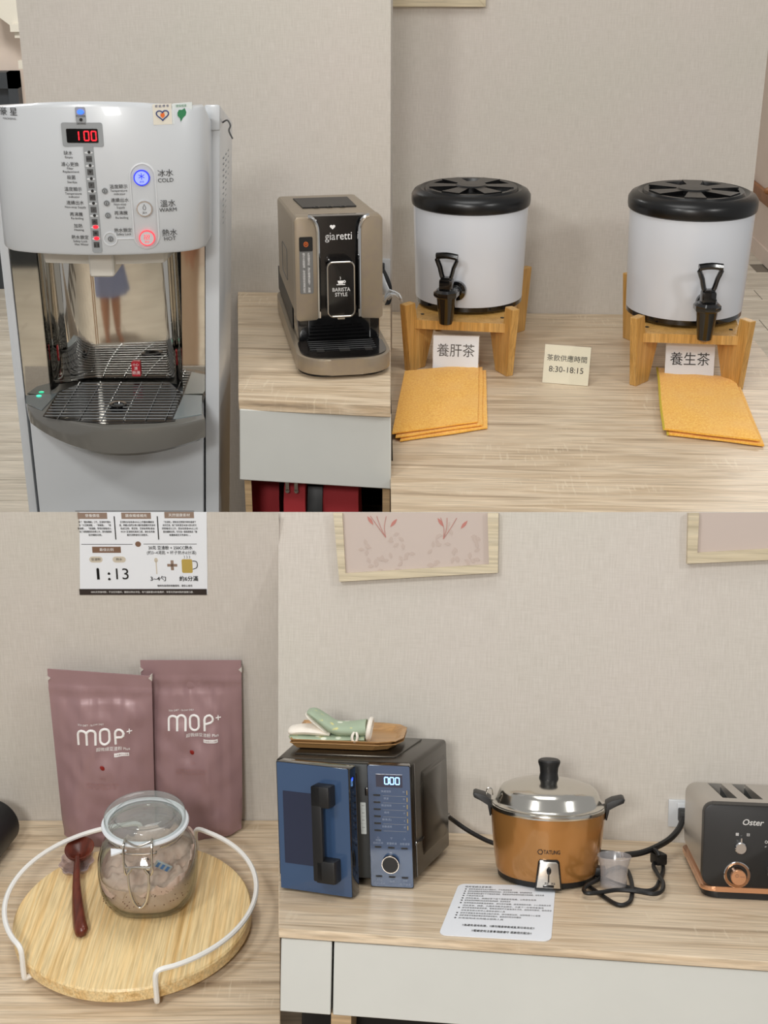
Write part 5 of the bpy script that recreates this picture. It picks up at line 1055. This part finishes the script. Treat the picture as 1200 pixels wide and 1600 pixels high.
q = tq(1149.5, 1363); b = B(); b.lathe([(.0165, -.002), (.0165, .0), (.0205, .0025), (.0215, .0015), (.0215, -.002)], (q[0], -.340, q[2]), 40, Rx_, cap=False); tp('dial_ring', b, 'chrome', fp_)
b = B(); b.lathe([(.0165, .0), (.001, .0004)], (q[0], -.340, q[2]), 40, Rx_); tp('dial_well', b, 'black', fp_)
b = B(); b.lathe([(.0118, 0), (.0125, .010), (.0115, .0115), (.001, .0117)], (q[0] + .001, -.340, q[2] - .002), 32, Rx_); dk = tp('browning_dial', b, 'copper', fp_); b = B(); b.text('○', (q[0] - .002, -.3522, q[2] + .001), .007); b.bb((q[0] + .003, -.3522, q[2] - .0002), (q[0] + .010, -.3517, q[2] + .0002)); tp('dial_mark', b, 'brown_print', dk)
b = B(); b.bb((.3485, -.3415, .035), (.3545, -.339, .128), .001); tp('lever_slot', b, 'black', fp_); b = B(); b.bb((.3445, -.356, .044), (.372, -.34, .058), .003); tp('lever', b, 'chrome', fp_)

# ---------------------------------------------------------------- people reflected in the mirror
def person(x, y, h, name, label, feet_in, child):
    t = thing(name, label, 'person', 'W', (x, y, 0)); k = h
    hip, kn_, an = .50, .27, .045; w = .055 if not child else .05
    V = [(0, 0, hip * k), (0, 0, .62 * k), (0, -.005 * k, .74 * k), (0, 0, .83 * k), (0, .01 * k, .88 * k), (0, .012 * k, .94 * k)]; E = [(i, i + 1) for i in range(5)]; R = [(.085 * k, .07 * k), (.08 * k, .06 * k), (.095 * k, .065 * k), (.032 * k, .03 * k), (.052 * k, .06 * k), (.05 * k, .058 * k)]
    for s in (-1, 1):
        n = len(V); V += [(s * w * k, 0, (hip - .04) * k), (s * w * .95 * k, .005 * k, kn_ * k), (s * w * k, -.004 * k, .17 * k), (s * w * k, -.008 * k, an * k), (s * (w + .006) * k, .035 * k, .018 * k), (s * (w + .012) * k, .085 * k, .013 * k)]
        E += [(0, n)] + [(n + i, n + i + 1) for i in range(5)]; c_ = 1.35 if child else 1; R += [(.058 * k,) * 2, (.035 * k * c_,) * 2, (.032 * k * c_,) * 2, (.02 * k * c_,) * 2, (.024 * k, .016 * k), (.022 * k, .011 * k)]
        n = len(V); V += [(s * .1 * k, -.005 * k, .79 * k), (s * .125 * k, 0, .64 * k), (s * .125 * k, .05 * k, .52 * k), (s * .122 * k, .075 * k, .475 * k)]; E += [(2, n)] + [(n + i, n + i + 1) for i in range(3)]; R += [(.036 * k,) * 2, (.026 * k,) * 2, (.018 * k,) * 2, (.018 * k, .01 * k)]
        for f in range(5):
            a = -.02 + f * .01; m = len(V); L = (.026, .032, .034, .031, .024)[f]
            V += [(s * .122 * k + (f - 2) * .004 * k * .3, .075 * k + (f - 2) * .007 * k, .455 * k), (s * .118 * k, .078 * k + (f - 2) * .008 * k, (.455 - L) * k)]; E += [(n + 3, m), (m, m + 1)]; R += [(.0065 * k,) * 2, (.0055 * k,) * 2]
        for f in range(5):
            m = len(V); V += [(s * (w + .012) * k + (f - 2) * .009 * k, (.104 - abs(f - (1 if s > 0 else 3)) * .003) * k, .010 * k)]; E += [(n - 1, m)]; R += [(.0065 * k,) * 2]
    skin('body', V, E, R, M['skin'], t, 2)
    b = B(); b.ball((0, -.008 * k, .955 * k), (.062 * k, .07 * k, .06 * k), 20, 12); b.ball((0, -.045 * k, .90 * k), (.055 * k, .035 * k, .07 * k), 14, 8); mk('hair', b, M['hair'], t)
    b = B()
    for s in (-1, 1): b.ball((s * .021 * k, .062 * k, .925 * k), (.008 * k, .006 * k, .006 * k), 10, 6)
    mk('eyes', b, M['ink'], t); b = B(); b.ball((0, .072 * k, .905 * k), (.008 * k, .011 * k, .012 * k), 10, 6); b.ball((0, .064 * k, .885 * k), (.016 * k, .006 * k, .005 * k), 10, 6); mk('nose_and_mouth', b, M['skin'], t)
    return t
kid = person(-1.19, -.66, .88, 'person', 'barefoot person in a lavender skirt seen mirrored in the dispenser', 0, True)
b = B(); b.loft([[(r * cos(t), r * .8 * sin(t), z) for t in [2 * pi * i / 40 for i in range(40)] for r in [rr_ * (1 + .05 * sin(9 * t) * (z < .4))]] for rr_, z in ((.155, .235), (.15, .26), (.11, .42), (.088, .52))], False); mk('skirt', b, M['skirt'], kid, smooth=70)
b = B(); b.loft([[(r * 1.15 * cos(t), r * .85 * sin(t), z) for t in [2 * pi * i / 28 for i in range(28)]] for r, z in ((.082, .5), (.085, .56), (.098, .66), (.085, .71), (.035, .735))], False); mk('shirt', b, M['lining'], kid, smooth=70)
ad = person(-.74, .02, 1.62, 'person', 'standing person in beige knit trousers seen mirrored at the dispenser side', 0, False)
b = B()
for s in (-1, 1): b.loft([[(s * x0 + r * cos(t), y0 + r * sin(t), z) for t in [2 * pi * i / 24 for i in range(24)]] for x0, y0, r, z in ((.092, -.01, .046, .10), (.09, -.005, .054, .25), (.088, .006, .060, .44), (.088, 0, .078, .66), (.075, 0, .105, .80))], False)
mk('trousers', b, M['knit'], ad, smooth=70)
b = B(); b.loft([[(r * 1.2 * cos(t), r * .85 * sin(t), z) for t in [2 * pi * i / 32 for i in range(32)]] for r, z in ((.158, .70), (.155, .84), (.15, 1.0), (.165, 1.2), (.15, 1.31), (.06, 1.35))], False); mk('jumper', b, M['knit'], ad, smooth=70)
b = B()
for s in (-1, 1): b.loft([[(s * .1 + .042 * cos(t) * f, .05 + .12 * sin(t) * f, z) for t in [2 * pi * i / 24 for i in range(24)]] for f, z in ((1, .001), (1.03, .02), (.92, .045), (.6, .075))])
mk('white_shoes', b, M['white'], ad, smooth=60)
